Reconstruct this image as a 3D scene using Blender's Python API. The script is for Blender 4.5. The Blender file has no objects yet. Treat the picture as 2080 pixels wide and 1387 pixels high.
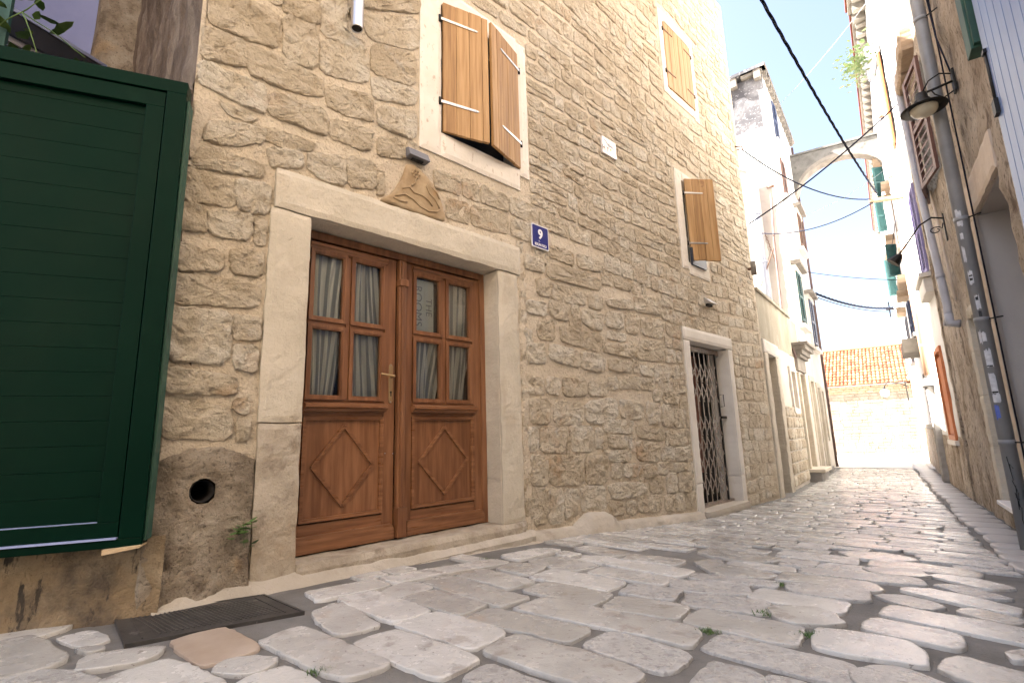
import bpy, math, random
import numpy as np
from mathutils import Vector, Matrix, noise

# ------------------------------------------------------------------ camera, sky, sun, exposure
scene = bpy.context.scene
rad = math.radians
PITCH, ROLL = rad(10.6), rad(1.65)
CAM = Vector((0.0, 0.0, 0.80))
fwd = Vector((0, math.cos(PITCH), math.sin(PITCH)))
rt0 = Vector((1, 0, 0)); up0 = rt0.cross(fwd)
rt = rt0 * math.cos(ROLL) - up0 * math.sin(ROLL)
up = rt0 * math.sin(ROLL) + up0 * math.cos(ROLL)
cam_data = bpy.data.cameras.new("camera")
cam = bpy.data.objects.new("camera", cam_data)
scene.collection.objects.link(cam)
m = Matrix((rt, up, -fwd)).transposed().to_4x4()
m.translation = CAM
cam.matrix_world = m
cam_data.sensor_width = 36.0
cam_data.lens = 1021.0 / 2080.0 * 36.0
cam_data.clip_start = 0.05
cam_data.clip_end = 2000.0
scene.camera = cam

SUN_EL = rad(47.0)
SUN_H = Vector((-0.94, 0.34, 0)).normalized()
world = bpy.data.worlds.new("World")
scene.world = world
world.use_nodes = True
wn = world.node_tree
bg = wn.nodes["Background"]
sky = wn.nodes.new("ShaderNodeTexSky")
sky.sky_type = 'NISHITA'
sky.sun_disc = False
sky.sun_elevation = SUN_EL
sky.sun_rotation = math.atan2(SUN_H.x, SUN_H.y) % (2 * math.pi)
sky.altitude = 10.0
sky.air_density = 1.0
sky.dust_density = 3.0
sky.ozone_density = 1.0
hsv = wn.nodes.new("ShaderNodeHueSaturation")      # hazy summer sky, softer than the clear-air model
hsv.inputs['Saturation'].default_value = 0.88
hsv.inputs['Hue'].default_value = 0.505
wn.links.new(sky.outputs[0], hsv.inputs['Color'])
wn.links.new(hsv.outputs[0], bg.inputs[0])
bg.inputs[1].default_value = 0.05
sun_data = bpy.data.lights.new("sun", 'SUN')
sun_data.energy = 5.0
sun_data.angle = rad(0.53)
sun_data.color = (1.0, 0.96, 0.90)
sun = bpy.data.objects.new("sun", sun_data)
scene.collection.objects.link(sun)
sdir = Vector((SUN_H.x * math.cos(SUN_EL), SUN_H.y * math.cos(SUN_EL), math.sin(SUN_EL)))
sun.rotation_euler = sdir.to_track_quat('Z', 'Y').to_euler()
sun.location = (-20, 10, 30)
vs = scene.view_settings
vs.view_transform = 'Standard'
vs.look = 'None'
vs.gamma = 1.0
vs.use_curve_mapping = False
vs.exposure = 3.4
scene.render.engine = 'CYCLES'
scene.cycles.max_bounces = 10
scene.cycles.diffuse_bounces = 6
scene.cycles.transparent_max_bounces = 12

RND = random.Random(9)
U = RND.uniform

# ------------------------------------------------------------------ frames along the walls (metres)
class Frame:
    """A vertical wall plane: s runs along it, z up, off stands out towards the street."""
    def __init__(self, ox, oy, ang, side):
        a = rad(ang)
        self.o = np.array([ox, oy]); self.D = np.array([math.sin(a), math.cos(a)])
        self.N = np.array([self.D[1], -self.D[0]]) * side
    def p(self, s, z, off=0.0):
        q = self.o + s * self.D + off * self.N
        return (float(q[0]), float(q[1]), float(z))
    def sub(self, s, off, ang_add=0.0):
        f = Frame(0, 0, 0, 1)
        q = self.o + s * self.D + off * self.N
        c, sn = math.cos(rad(ang_add)), math.sin(rad(ang_add))
        f.o = q
        f.D = self.D * c + self.N * sn
        f.N = self.N * c - self.D * sn
        return f
F1 = Frame(-1.3205, 3.1431, 45.7, 1)      # stone house with door 9
F0 = Frame(-1.798, 2.550, 67.5, 1)        # green panel on the left
FS = Frame(-1.8358, 2.6402, -44.3, -1)    # side wall of the stone house (faces left)
F2 = Frame(4.37, 8.695, 38.0, 1)          # low wall and white house further on
FR = Frame(5.13, 5.45, 35.3, -1)          # house fronts on the right
FW = Frame(0, 0, 0, 1)                    # white house gable wall, faces the camera
FW.o = F2.o + 4.0 * F2.D; FW.D = -F2.N; FW.N = -F2.D
F3 = F2.sub(4.0, 0.0, -1.0)
FR3 = FR.sub(6.0, 0.0, -1.3)
FC = Frame(13.24, 21.27, 127.1, 1)        # wall across the far end

GX = [v * 0.8421 for v in (-60, 0, .9, 2.4, 4.4, 6.2, 9, 14, 300)]
GZ = [v * 0.8421 for v in (0.0, 0, -.03, -.09, -.24, -.36, -.40, -.43, -.43)]
def gz(x, y):
    s = (x - F1.o[0]) * F1.D[0] + (y - F1.o[1]) * F1.D[1]
    return sum(np.interp(s + t, GX, GZ) for t in (-.6, -.3, 0, .3, .6)) / 5.0
def gf(fr, s, off=0.0):
    q = fr.p(s, 0, off)
    return float(gz(q[0], q[1]))

# ------------------------------------------------------------------ object helpers
col = scene.collection
WL = {}
def tag(o, label=None, cat=None, group=None, kind=None):
    if label: o['label'] = label
    if cat: o['category'] = cat
    if group: o['group'] = group
    if kind: o['kind'] = kind
    return o
def thing(name, label, cat, loc, group=None):
    o = bpy.data.objects.new(name, None)
    o.empty_display_size = 0.1
    col.objects.link(o)
    o.location = loc
    WL[o.name] = Vector(loc)
    return tag(o, label, cat, group)

class MB:
    def __init__(self):
        self.v = []; self.f = []
    def face(self, pts):
        n = len(self.v); self.v.extend([tuple(p) for p in pts]); self.f.append(tuple(range(n, n + len(pts)))); return self
    def hexa(self, a, b):
        """a,b: two quads (lists of 4 points) joined into a closed solid"""
        n = len(self.v); self.v.extend([tuple(p) for p in a] + [tuple(p) for p in b])
        self.f += [(n, n+1, n+2, n+3), (n+7, n+6, n+5, n+4)]
        for i in range(4):
            j = (i + 1) % 4
            self.f.append((n+i, n+4+i, n+4+j, n+j))
        return self
    def box(self, fr, s0, s1, z0, z1, o0, o1):
        a = [fr.p(s0, z0, o0), fr.p(s1, z0, o0), fr.p(s1, z1, o0), fr.p(s0, z1, o0)]
        b = [fr.p(s0, z0, o1), fr.p(s1, z0, o1), fr.p(s1, z1, o1), fr.p(s0, z1, o1)]
        return self.hexa(a, b)
    def prism(self, fr, pts, o0, o1):
        """pts: (s,z) outline, extruded from o0 to o1"""
        n = len(self.v); k = len(pts)
        self.v.extend([fr.p(s, z, o0) for s, z in pts] + [fr.p(s, z, o1) for s, z in pts])
        self.f.append(tuple(range(n, n + k))); self.f.append(tuple(range(n + 2*k - 1, n + k - 1, -1)))
        for i in range(k):
            j = (i + 1) % k
            self.f.append((n+i, n+k+i, n+k+j, n+j))
        return self
    def bar(self, p, q, w, h, upv=(0, 0, 1)):
        p, q = Vector(p), Vector(q); d = (q - p).normalized(); u = Vector(upv)
        x = d.cross(u)
        if x.length < 1e-4: x = d.cross(Vector((1, 0, 0)))
        x.normalize(); y = x.cross(d).normalized()
        c = [(-w/2, -h/2), (w/2, -h/2), (w/2, h/2), (-w/2, h/2)]
        return self.hexa([p + x*a + y*b for a, b in c], [q + x*a + y*b for a, b in c])
    def tube(self, pts, r, n=8, caps=True):
        pts = [Vector(p) for p in pts]; k = len(pts); rr = r if isinstance(r, (list, tuple)) else [r] * k
        base = len(self.v); prev = None
        for i, p in enumerate(pts):
            d = (pts[min(i+1, k-1)] - pts[max(i-1, 0)]).normalized()
            if prev is None:
                x = d.cross(Vector((0, 0, 1)))
                if x.length < 0.05: x = d.cross(Vector((1, 0, 0)))
            else:
                x = prev - d * prev.dot(d)
            x.normalize(); y = d.cross(x); prev = x
            for j in range(n):
                a = 2 * math.pi * j / n
                self.v.append(tuple(p + (x * math.cos(a) + y * math.sin(a)) * rr[i]))
        for i in range(k - 1):
            for j in range(n):
                j2 = (j + 1) % n
                self.f.append((base+i*n+j, base+i*n+j2, base+(i+1)*n+j2, base+(i+1)*n+j))
        if caps:
            self.f.append(tuple(base + j for j in reversed(range(n))))
            self.f.append(tuple(base + (k-1)*n + j for j in range(n)))
        return self
    def lathe(self, c, prof, n=20, axis=(0, 0, 1)):
        """prof: list of (r, h) along axis from c"""
        ax = Vector(axis).normalized(); x = ax.cross(Vector((0, 1, 0)))
        if x.length < 0.05: x = ax.cross(Vector((1, 0, 0)))
        x.normalize(); y = ax.cross(x); base = len(self.v); c = Vector(c)
        for r, h in prof:
            for j in range(n):
                a = 2 * math.pi * j / n
                self.v.append(tuple(c + ax * h + (x * math.cos(a) + y * math.sin(a)) * max(r, 1e-4)))
        for i in range(len(prof) - 1):
            for j in range(n):
                j2 = (j + 1) % n
                self.f.append((base+i*n+j, base+i*n+j2, base+(i+1)*n+j2, base+(i+1)*n+j))
        return self
    def build(self, name, mat, parent=None, smooth=False, bevel=0.0, kind=None, recalc=True, label=None, at=None):
        v = np.array(self.v, dtype=float)
        c = Vector(at) if at is not None else Vector(((v.min(0) + v.max(0)) / 2).tolist())
        if at is None and parent is None: c.z = float(v[:, 2].min())
        me = bpy.data.meshes.new(name)
        me.from_pydata((v - np.array(c)).tolist(), [], self.f)
        me.validate()
        if recalc:
            import bmesh
            bm = bmesh.new(); bm.from_mesh(me)
            bmesh.ops.recalc_face_normals(bm, faces=bm.faces)
            bm.to_mesh(me); bm.free()
        if smooth:
            me.polygons.foreach_set('use_smooth', [True] * len(me.polygons))
        me.materials.append(mat)
        o = bpy.data.objects.new(name, me)
        col.objects.link(o)
        if parent is not None:
            o.parent = parent; o.location = c - WL[parent.name]
        else:
            o.location = c
        WL[o.name] = c
        if bevel:
            b = o.modifiers.new('bevel', 'BEVEL'); b.width = bevel; b.segments = 2; b.limit_method = 'ANGLE'
        if kind: o['kind'] = kind
        if label: o['label'] = label
        return o
def mb(): return MB()
def piece(name, material, parent, fr, *a, **k):
    return mb().box(fr, *a).build(name, material, parent, **k)

# ------------------------------------------------------------------ materials
def mat(name, cols, scale=3.0, rough=0.8, bump=(), metal=0.0, rnd=0.0, stretch=(1, 1, 1), spec=0.5,
        spots=(), rough_var=0.0, detail=6.0, gen_rot=0.0, pit=None):
    m = bpy.data.materials.new(name); m.use_nodes = True
    nt = m.node_tree; N = nt.nodes; L = nt.links
    b = N['Principled BSDF']
    geo = N.new('ShaderNodeNewGeometry')
    mp = N.new('ShaderNodeMapping'); mp.inputs['Scale'].default_value = stretch
    mp.inputs['Rotation'].default_value = (0, 0, gen_rot)
    L.new(geo.outputs['Position'], mp.inputs['Vector'])
    P = mp.outputs[0]
    oi = N.new('ShaderNodeObjectInfo')
    off = N.new('ShaderNodeMath'); off.operation = 'ADD'
    L.new(oi.outputs['Random'], off.inputs[0]); L.new(geo.outputs['Random Per Island'], off.inputs[1])
    fr = N.new('ShaderNodeMath'); fr.operation = 'FRACT'; L.new(off.outputs[0], fr.inputs[0])
    R = fr.outputs[0]
    def noise_n(sc, det=6.0, rgh=0.6, vec=P, dist=0.0):
        n = N.new('ShaderNodeTexNoise'); n.inputs['Scale'].default_value = sc
        n.inputs['Detail'].default_value = det; n.inputs['Roughness'].default_value = rgh
        n.inputs['Distortion'].default_value = dist
        L.new(vec, n.inputs['Vector']); return n.outputs['Fac']
    n0 = noise_n(scale, detail)
    cr = N.new('ShaderNodeValToRGB'); e = cr.color_ramp.elements
    k = len(cols)
    lo, hi = 0.32, 0.68
    e[0].position = lo; e[0].color = (*cols[0], 1)
    e[1].position = hi; e[1].color = (*cols[-1], 1)
    for i in range(1, k - 1):
        q = e.new(lo + (hi - lo) * i / (k - 1)); q.color = (*cols[i], 1)
    if rnd:
        sh = N.new('ShaderNodeMath'); sh.operation = 'MULTIPLY_ADD'; sh.inputs[1].default_value = rnd; sh.inputs[2].default_value = -rnd / 2
        L.new(R, sh.inputs[0])
        ad = N.new('ShaderNodeMath'); ad.operation = 'ADD'; L.new(n0, ad.inputs[0]); L.new(sh.outputs[0], ad.inputs[1])
        L.new(ad.outputs[0], cr.inputs[0])
    else:
        L.new(n0, cr.inputs[0])
    c = cr.outputs[0]
    for (sc, sstretch, thr, width, colr, amt) in spots:
        mp2 = N.new('ShaderNodeMapping'); mp2.inputs['Scale'].default_value = sstretch
        mp2.inputs['Location'].default_value = (sc * 1.7, thr * 9, 3.1 * sc)
        L.new(geo.outputs['Position'], mp2.inputs['Vector'])
        n = noise_n(sc, 8.0, 0.65, mp2.outputs[0])
        r2 = N.new('ShaderNodeMapRange'); r2.inputs['From Min'].default_value = thr; r2.inputs['From Max'].default_value = thr + width
        r2.inputs['To Max'].default_value = amt
        L.new(n, r2.inputs['Value'])
        mx = N.new('ShaderNodeMix'); mx.data_type = 'RGBA'
        L.new(r2.outputs[0], mx.inputs['Factor']); L.new(c, mx.inputs['A']); mx.inputs['B'].default_value = (*colr, 1)
        c = mx.outputs['Result']
    if pit:   # dirt and painted-in crevice shade in the pits of rough faces
        pk, pcol, pamt, plo, phi = pit
        pn = noise_n(pk, 8.0, 0.62); pr = N.new('ShaderNodeMapRange'); pr.inputs['From Min'].default_value = phi; pr.inputs['From Max'].default_value = plo
        pr.inputs['To Max'].default_value = pamt; L.new(pn, pr.inputs['Value'])
        mx = N.new('ShaderNodeMix'); mx.data_type = 'RGBA'
        L.new(pr.outputs[0], mx.inputs['Factor']); L.new(c, mx.inputs['A']); mx.inputs['B'].default_value = (*pcol, 1); c = mx.outputs['Result']
    L.new(c, b.inputs['Base Color'])
    b.inputs['Metallic'].default_value = metal
    b.inputs['Roughness'].default_value = rough
    b.inputs['Specular IOR Level'].default_value = spec
    if rough_var:
        rv = N.new('ShaderNodeMapRange'); rv.inputs['To Min'].default_value = rough - rough_var; rv.inputs['To Max'].default_value = rough + rough_var
        rv.inputs['From Min'].default_value = 0.35; rv.inputs['From Max'].default_value = 0.65
        L.new(noise_n(scale * 2.3, 5), rv.inputs['Value']); L.new(rv.outputs[0], b.inputs['Roughness'])
    prev = None
    for item in bump:
        sc, st, dist = item[:3]; kind = item[3] if len(item) > 3 else 'n'
        bp = N.new('ShaderNodeBump'); bp.inputs['Strength'].default_value = st; bp.inputs['Distance'].default_value = dist
        if kind == 'v':
            vn = N.new('ShaderNodeTexVoronoi'); vn.inputs['Scale'].default_value = sc
            L.new(P, vn.inputs['Vector']); h = vn.outputs['Distance']
        else:
            h = noise_n(sc, 8.0, 0.62)
        L.new(h, bp.inputs['Height'])
        if prev is not None: L.new(prev, bp.inputs['Normal'])
        prev = bp.outputs[0]
    if prev is not None: L.new(prev, b.inputs['Normal'])
    return m
one = (1, 1, 1)
M = {}
M['stone'] = mat('rough_limestone', [(.60, .50, .36), (.71, .615, .47), (.78, .71, .585)], 5.0, .92,
                 [(9, 1.0, .07), (32, 1.0, .042), (90, 1.0, .018)], rnd=.28, pit=(32, (.30, .21, .13), .6, .33, .44),
                 spots=[(1.3, one, .60, .08, (.52, .30, .14), .5), (2.1, one, .62, .06, (.62, .58, .52), .7), (2.6, one, .60, .10, (.30, .22, .14), .45)])
M['mortar'] = mat('lime_mortar', [(.60, .51, .39), (.68, .595, .47)], 4.0, .95, [(14, 1.0, .03), (50, 1.0, .015), (140, .8, .006)], pit=(50, (.33, .25, .17), .6, .34, .45),
                  spots=[(3.0, one, .62, .1, (.42, .33, .22), .5)])
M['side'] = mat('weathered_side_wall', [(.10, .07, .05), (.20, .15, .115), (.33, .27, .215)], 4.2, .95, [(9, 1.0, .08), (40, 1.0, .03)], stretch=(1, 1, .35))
M['quoin'] = mat('smooth_cream_limestone', [(.50, .45, .36), (.60, .54, .44)], 3.0, .85, [(6, .6, .03), (30, .6, .012), (120, .5, .004)], rnd=.1,
                 spots=[(3.5, (1, 1, .5), .56, .12, (.42, .33, .23), .5), (1.1, (1, 1, .7), .56, .08, (.34, .28, .20), .4), (60, one, .64, .05, (.33, .26, .18), .5)])
M['quoin_stained'] = mat('stained_cream_limestone', [(.30, .25, .19), (.44, .38, .30), (.52, .46, .38)], 4.0, .88, [(6, .7, .03), (30, .8, .015), (110, .6, .005)],
                         spots=[(5, one, .55, .1, (.17, .13, .095), .6), (1.6, one, .56, .1, (.38, .29, .19), .5)])
M['white_stone'] = mat('white_limestone', [(.62, .58, .52), (.70, .66, .60)], 3.0, .8, [(45, .25, .005)], spots=[(5, one, .62, .1, (.5, .42, .33), .4)])
M['frame_plaster'] = mat('whitewashed_surround', [(.66, .61, .53), (.74, .69, .62)], 4.0, .9, [(30, .4, .008)],
                         spots=[(26, (1, 1, .5), .60, .06, (.38, .28, .19), .6)])
M['pier'] = mat('stained_cement_plaster', [(.16, .125, .085), (.34, .28, .21), (.46, .40, .32)], 4.2, .92, [(14, 1.0, .04), (50, 1.0, .02), (120, .8, .008)], pit=(50, (.08, .06, .04), .7, .34, .44),
                spots=[(6, one, .55, .12, (.13, .09, .06), .7), (1.7, one, .60, .1, (.50, .34, .18), .5)])
M['plinth'] = mat('cement_plinth', [(.40, .35, .28), (.50, .45, .38)], 4.0, .92, [(25, .6, .015), (120, .5, .006)], spots=[(4, one, .58, .1, (.25, .2, .15), .5)])
M['low_wall'] = mat('stained_low_wall', [(.15, .105, .065), (.30, .22, .13), (.38, .30, .20)], 3.0, .92, [(14, 1.0, .04), (60, 1.0, .015)],
                    spots=[(9, (1, 1, .22), .57, .04, (.02, .018, .016), .9), (2, one, .58, .12, (.09, .07, .055), .8)])
M['wood'] = mat('varnished_door_wood', [(.125, .050, .021), (.19, .082, .036), (.26, .122, .058)], 3.0, .38,
                [(9, .15, .003), (40, .15, .001)], rnd=.12, stretch=(9, 9, .7), rough_var=.1, spots=[(2.2, (1, 1, .6), .6, .15, (.36, .18, .09), .45)])
M['wood_h'] = mat('varnished_rail_wood', [(.135, .055, .023), (.205, .09, .04), (.28, .135, .066)], 3.0, .36,
                  [(9, .12, .003)], rnd=.12, stretch=(.8, .8, 14), rough_var=.1, spots=[(2.2, (1, 1, .6), .6, .15, (.38, .2, .10), .4)])
M['board'] = mat('oiled_pine_board', [(.25, .13, .043), (.35, .195, .072), (.45, .27, .115)], 2.2, .6,
                 [(9, .3, .003), (30, .2, .001)], rnd=.22, stretch=(12, 12, .6), spots=[(3.2, (1, 1, .8), .66, .04, (.18, .08, .03), .7)])
M['green'] = mat('green_enamel', [(.0004, .0125, .0068), (.0007, .0155, .0088)], 1.5, .40, spec=.05, bump=[(3, .05, .01), (90, .04, .001)], rough_var=.06,
                 spots=[(70, one, .79, .02, (.25, .3, .27), .5)])
M['paving'] = mat('polished_limestone', [(.40, .388, .36), (.50, .488, .46), (.60, .59, .56)], 2.4, .23,
                  [(3, .2, .02), (26, .5, .008), (120, .45, .003)], rnd=.5, rough_var=.14,
                  spots=[(5, one, .58, .06, (.27, .235, .21), .55), (2.2, one, .60, .08, (.44, .36, .28), .5), (48, (1, 1, 1), .63, .03, (.15, .13, .115), .7), (16, one, .66, .03, (.20, .18, .165), .6)])
M['pitted'] = mat('pitted_limestone', [(.43, .42, .40), (.54, .53, .505)], 3.0, .3,
                  [(30, .7, .012), (75, .7, .008)], rnd=.3, rough_var=.12, spots=[(32, one, .52, .08, (.27, .25, .24), .6)])
M['orange_paving'] = mat('ochre_limestone', [(.36, .27, .20), (.46, .38, .31)], 4.0, .45, [(30, .3, .006)])
M['joint'] = mat('cement_joint', [(.13, .122, .11), (.22, .21, .195)], 3.0, .8, [(40, .6, .008), (160, .6, .004)],
                 spots=[(5, one, .62, .1, (.16, .145, .135), .6)])
M['kerb'] = mat('gutter_slab', [(.34, .33, .32), (.42, .41, .40)], 3.0, .42, [(12, .3, .01), (60, .4, .005)], rnd=.2)
M['plaza'] = mat('plaza_stone', [(.52, .49, .44), (.60, .57, .52)], 2.0, .6, [(30, .3, .005)])
M['iron'] = mat('black_iron', [(.012, .011, .010), (.03, .027, .024)], 20, .5, [(80, .3, .002)], metal=.6)
M['cast'] = mat('cast_iron_cover', [(.05, .047, .045), (.10, .094, .088)], 9, .5, [(60, .4, .003)], metal=.4, spots=[(14, one, .63, .05, (.3, .28, .26), .5)])
M['rust'] = mat('rusty_iron', [(.09, .045, .03), (.2, .10, .06)], 16, .8, [(60, .5, .003)])
M['steel'] = mat('galvanised_steel', [(.42, .42, .43), (.55, .55, .56)], 12, .35, [(40, .1, .001)], metal=.9)
M['steel_tube'] = mat('brushed_steel', [(.55, .54, .53), (.68, .67, .66)], 6, .28, metal=.95, stretch=(1, 1, .2))
M['brass'] = mat('worn_brass', [(.40, .27, .13), (.52, .37, .20)], 14, .38, [(50, .2, .001)], metal=.75)
M['grey_box'] = mat('grey_powder_coat', [(.13, .13, .145), (.16, .16, .175)], 8, .45)
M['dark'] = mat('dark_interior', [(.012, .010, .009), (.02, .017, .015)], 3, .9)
M['rust_gate'] = mat('old_gate_steel', [(.20, .165, .14), (.36, .31, .27)], 14, .55, [(70, .3, .002)], metal=.2, spots=[(8, one, .6, .08, (.16, .07, .04), .7)])
M['panel_red'] = mat('red_brown_door_behind', [(.10, .035, .02), (.17, .06, .035)], 3, .6, stretch=(6, 6, .7))
M['blue_sign'] = mat('blue_enamel', [(.012, .018, .16), (.016, .024, .19)], 4, .25)
M['white_enamel'] = mat('white_enamel', [(.76, .76, .80), (.82, .82, .85)], 4, .3)
M['tile_white'] = mat('white_glazed_plaque', [(.74, .68, .66), (.80, .75, .73)], 10, .3)
M['ink_brown'] = mat('brown_print', [(.12, .05, .04), (.16, .07, .05)], 8, .6)
M['ink_grey'] = mat('grey_print', [(.22, .22, .24), (.3, .3, .32)], 8, .6)
M['ochre_ink'] = mat('yellow_print', [(.6, .45, .15), (.65, .5, .2)], 8, .6)
M['relief'] = mat('carved_ochre_stone', [(.28, .19, .10), (.42, .32, .20)], 8, .85, [(50, .5, .006)], spots=[(6, one, .62, .08, (.42, .24, .10), .5)])
M['paper'] = mat('whitish_paper', [(.62, .63, .60), (.70, .71, .68)], 3, .8, [(9, .3, .01)])  # plain whitish paper
M['render_grey'] = mat('grey_render', [(.36, .33, .31), (.42, .39, .365)], 2.0, .9, [(60, .4, .006), (220, .4, .002)])
M['cream_band'] = mat('cream_render_band', [(.52, .43, .34), (.60, .51, .42)], 3.0, .9, [(30, .4, .008)])
M['old_plaster'] = mat('old_stained_plaster', [(.33, .25, .17), (.54, .44, .335), (.68, .59, .48)], 2.6, .93, [(7, 1.0, .10), (30, 1.0, .05), (110, .9, .015)], pit=(30, (.10, .07, .045), .7, .34, .46),
                       stretch=(1, 1, .5), spots=[(7, (1, 1, .35), .55, .07, (.13, .08, .05), .75), (1.6, (1, 1, .5), .54, .10, (.50, .42, .33), .7), (19, (1, 1, .6), .60, .05, (.10, .07, .05), .6)])
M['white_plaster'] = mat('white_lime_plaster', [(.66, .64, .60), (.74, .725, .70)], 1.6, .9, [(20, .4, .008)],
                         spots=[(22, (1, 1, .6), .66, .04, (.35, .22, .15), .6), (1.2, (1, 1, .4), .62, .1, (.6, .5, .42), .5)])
M['shaded_white_plaster'] = mat('shade_greyed_white_plaster', [(.60, .585, .57), (.68, .665, .65)], 1.6, .9, [(40, .2, .003)])  # white front in shade, the greying put into its colour
M['cream_plaster'] = mat('cream_plaster', [(.58, .53, .46), (.68, .63, .56)], 1.8, .9, [(25, .4, .008)],
                         spots=[(2, (1, 1, .3), .6, .1, (.42, .37, .31), .5)])
M['mould'] = mat('mould_blackened_plaster', [(.30, .29, .29), (.10, .095, .10), (.05, .048, .054)], 1.1, .95, [(30, .4, .006)],
                 spots=[(16, one, .58, .05, (.45, .44, .45), .8), (1.3, one, .6, .06, (.40, .39, .39), .7)])
M['mossy'] = mat('mossy_wall_render', [(.26, .23, .17), (.40, .36, .28)], 2.4, .95, [(18, .5, .015)], stretch=(1, 1, .4),
                 spots=[(3, (1, 1, .5), .6, .1, (.5, .46, .38), .6)])
M['corbel'] = mat('weathered_corbel_stone', [(.17, .15, .125), (.27, .24, .205)], 5, .9, [(20, .4, .01)], rnd=.1, spots=[(6, one, .58, .1, (.2, .17, .15), .6)])
M['lintel_stone'] = mat('tan_lintel_stone', [(.28, .20, .13), (.38, .29, .21)], 6, .9, [(30, .4, .006)], rnd=.1)
M['teal'] = mat('teal_shutter_paint', [(.010, .055, .055), (.018, .085, .082)], 8, .6, rnd=.1)
M['darkgreen'] = mat('dark_green_paint', [(.012, .05, .035), (.02, .08, .05)], 8, .6)
M['violet'] = mat('faded_violet_shutter_paint', [(.20, .17, .34), (.30, .27, .45)], 8, .7)
M['navy'] = mat('navy_shutter_paint', [(.03, .045, .10), (.05, .07, .14)], 8, .6)
M['orange'] = mat('orange_shutter_paint', [(.42, .12, .035), (.52, .18, .06)], 8, .55, rnd=.1)
M['brown'] = mat('brown_shutter_paint', [(.10, .042, .03), (.16, .075, .055)], 8, .55, rnd=.15)
M['paleblue'] = mat('pale_blue_board_paint', [(.13, .20, .40), (.17, .25, .46)], 1.5, .4, rnd=.08, stretch=(3, 3, .5))
M['pipe_grey'] = mat('grey_pvc_pipe', [(.20, .20, .205), (.26, .26, .265)], 5, .42, [(20, .05, .002)], spots=[(9, (1, 1, .4), .68, .05, (.33, .33, .32), .4)])
M['pipe_light'] = mat('zinc_pipe', [(.36, .36, .39), (.46, .46, .49)], 5, .5, spots=[(6, (1, 1, .3), .6, .1, (.25, .24, .25), .4)])
M['pipe_white'] = mat('white_pipe', [(.26, .29, .38), (.31, .34, .43)], 5, .5)
M['pipe_sun_tint'] = mat('sun_tinted_orange_pipe', [(.40, .23, .14), (.52, .33, .22)], 4, .6, stretch=(1, 1, .4))  # orange of the sunlit lower run put into the colour
M['pipe_brown'] = mat('brown_downpipe', [(.10, .06, .05), (.16, .10, .085)], 6, .6)
M['granite'] = mat('grey_pilaster_stone', [(.20, .185, .17), (.30, .28, .26)], 5, .85, [(30, .4, .006)])
M['cable'] = mat('cable_sheath', [(.016, .018, .030), (.034, .037, .058)], 30, .9, spec=.1)
M['old_wood'] = mat('weathered_beam_wood', [(.30, .19, .11), (.42, .29, .18)], 4, .8, stretch=(4, 4, 4))
M['rooftile'] = mat('terracotta_roof_tile', [(.16, .036, .014), (.27, .075, .028), (.38, .145, .07)], 3, .85, [(30, .3, .006)], rnd=.5)
M['church'] = mat('pale_church_stone', [(.15, .125, .095), (.23, .20, .165)], 4, .9, [(30, .4, .008)], rnd=.3)
M['church_joint'] = mat('church_mortar', [(.20, .16, .115), (.24, .20, .155)], 4, .9)
M['arch_stone'] = mat('grey_arch_render', [(.10, .095, .085), (.19, .18, .165)], 3, .9, [(20, .4, .01)], spots=[(5, one, .56, .1, (.06, .055, .05), .7)])
M['brick'] = mat('eave_brick', [(.26, .17, .11), (.36, .25, .17)], 6, .9, rnd=.2)
M['lavender'] = mat('pale_blue_wall_paint', [(.20, .23, .44), (.26, .29, .50)], 1.3, .8, [(40, .2, .003)])
M['navyframe'] = mat('dark_blue_frame', [(.010, .016, .03), (.016, .024, .045)], 4, .4)
M['gutter_edge'] = mat('pale_strip_and_lip_glint', [(.30, .36, .62), (.36, .42, .68)], 4, .35)
M['cast_worn'] = mat('worn_iron_rib', [(.06, .057, .054), (.16, .15, .14)], 14, .4, metal=.5)
M['leaf'] = mat('leaf_green', [(.06, .13, .03), (.12, .20, .05)], 8, .55, rnd=.3)
M['weed'] = mat('pale_weed_green', [(.13, .19, .08), (.22, .27, .13)], 8, .6, rnd=.3)
M['lampglass'] = mat('milky_lamp_bowl', [(.50, .45, .34), (.58, .54, .43)], 8, .25)
M['globe'] = mat('white_lamp_globe', [(.80, .80, .80), (.84, .84, .84)], 8, .2)
M['sticker'] = mat('worn_white_sticker', [(.42, .42, .44), (.60, .60, .61)], 30, .7)
M['sticker_blue'] = mat('blue_sticker', [(.06, .09, .36), (.10, .15, .45)], 30, .6)
M['black'] = mat('black_ink', [(.01, .01, .011), (.016, .016, .018)], 8, .6)
M['pine_wedge'] = mat('raw_pine', [(.50, .36, .20), (.60, .45, .28)], 6, .7, stretch=(6, 6, 6))
M['marble'] = mat('marble_sill', [(.70, .69, .70), (.78, .77, .78)], 4, .35)

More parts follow.
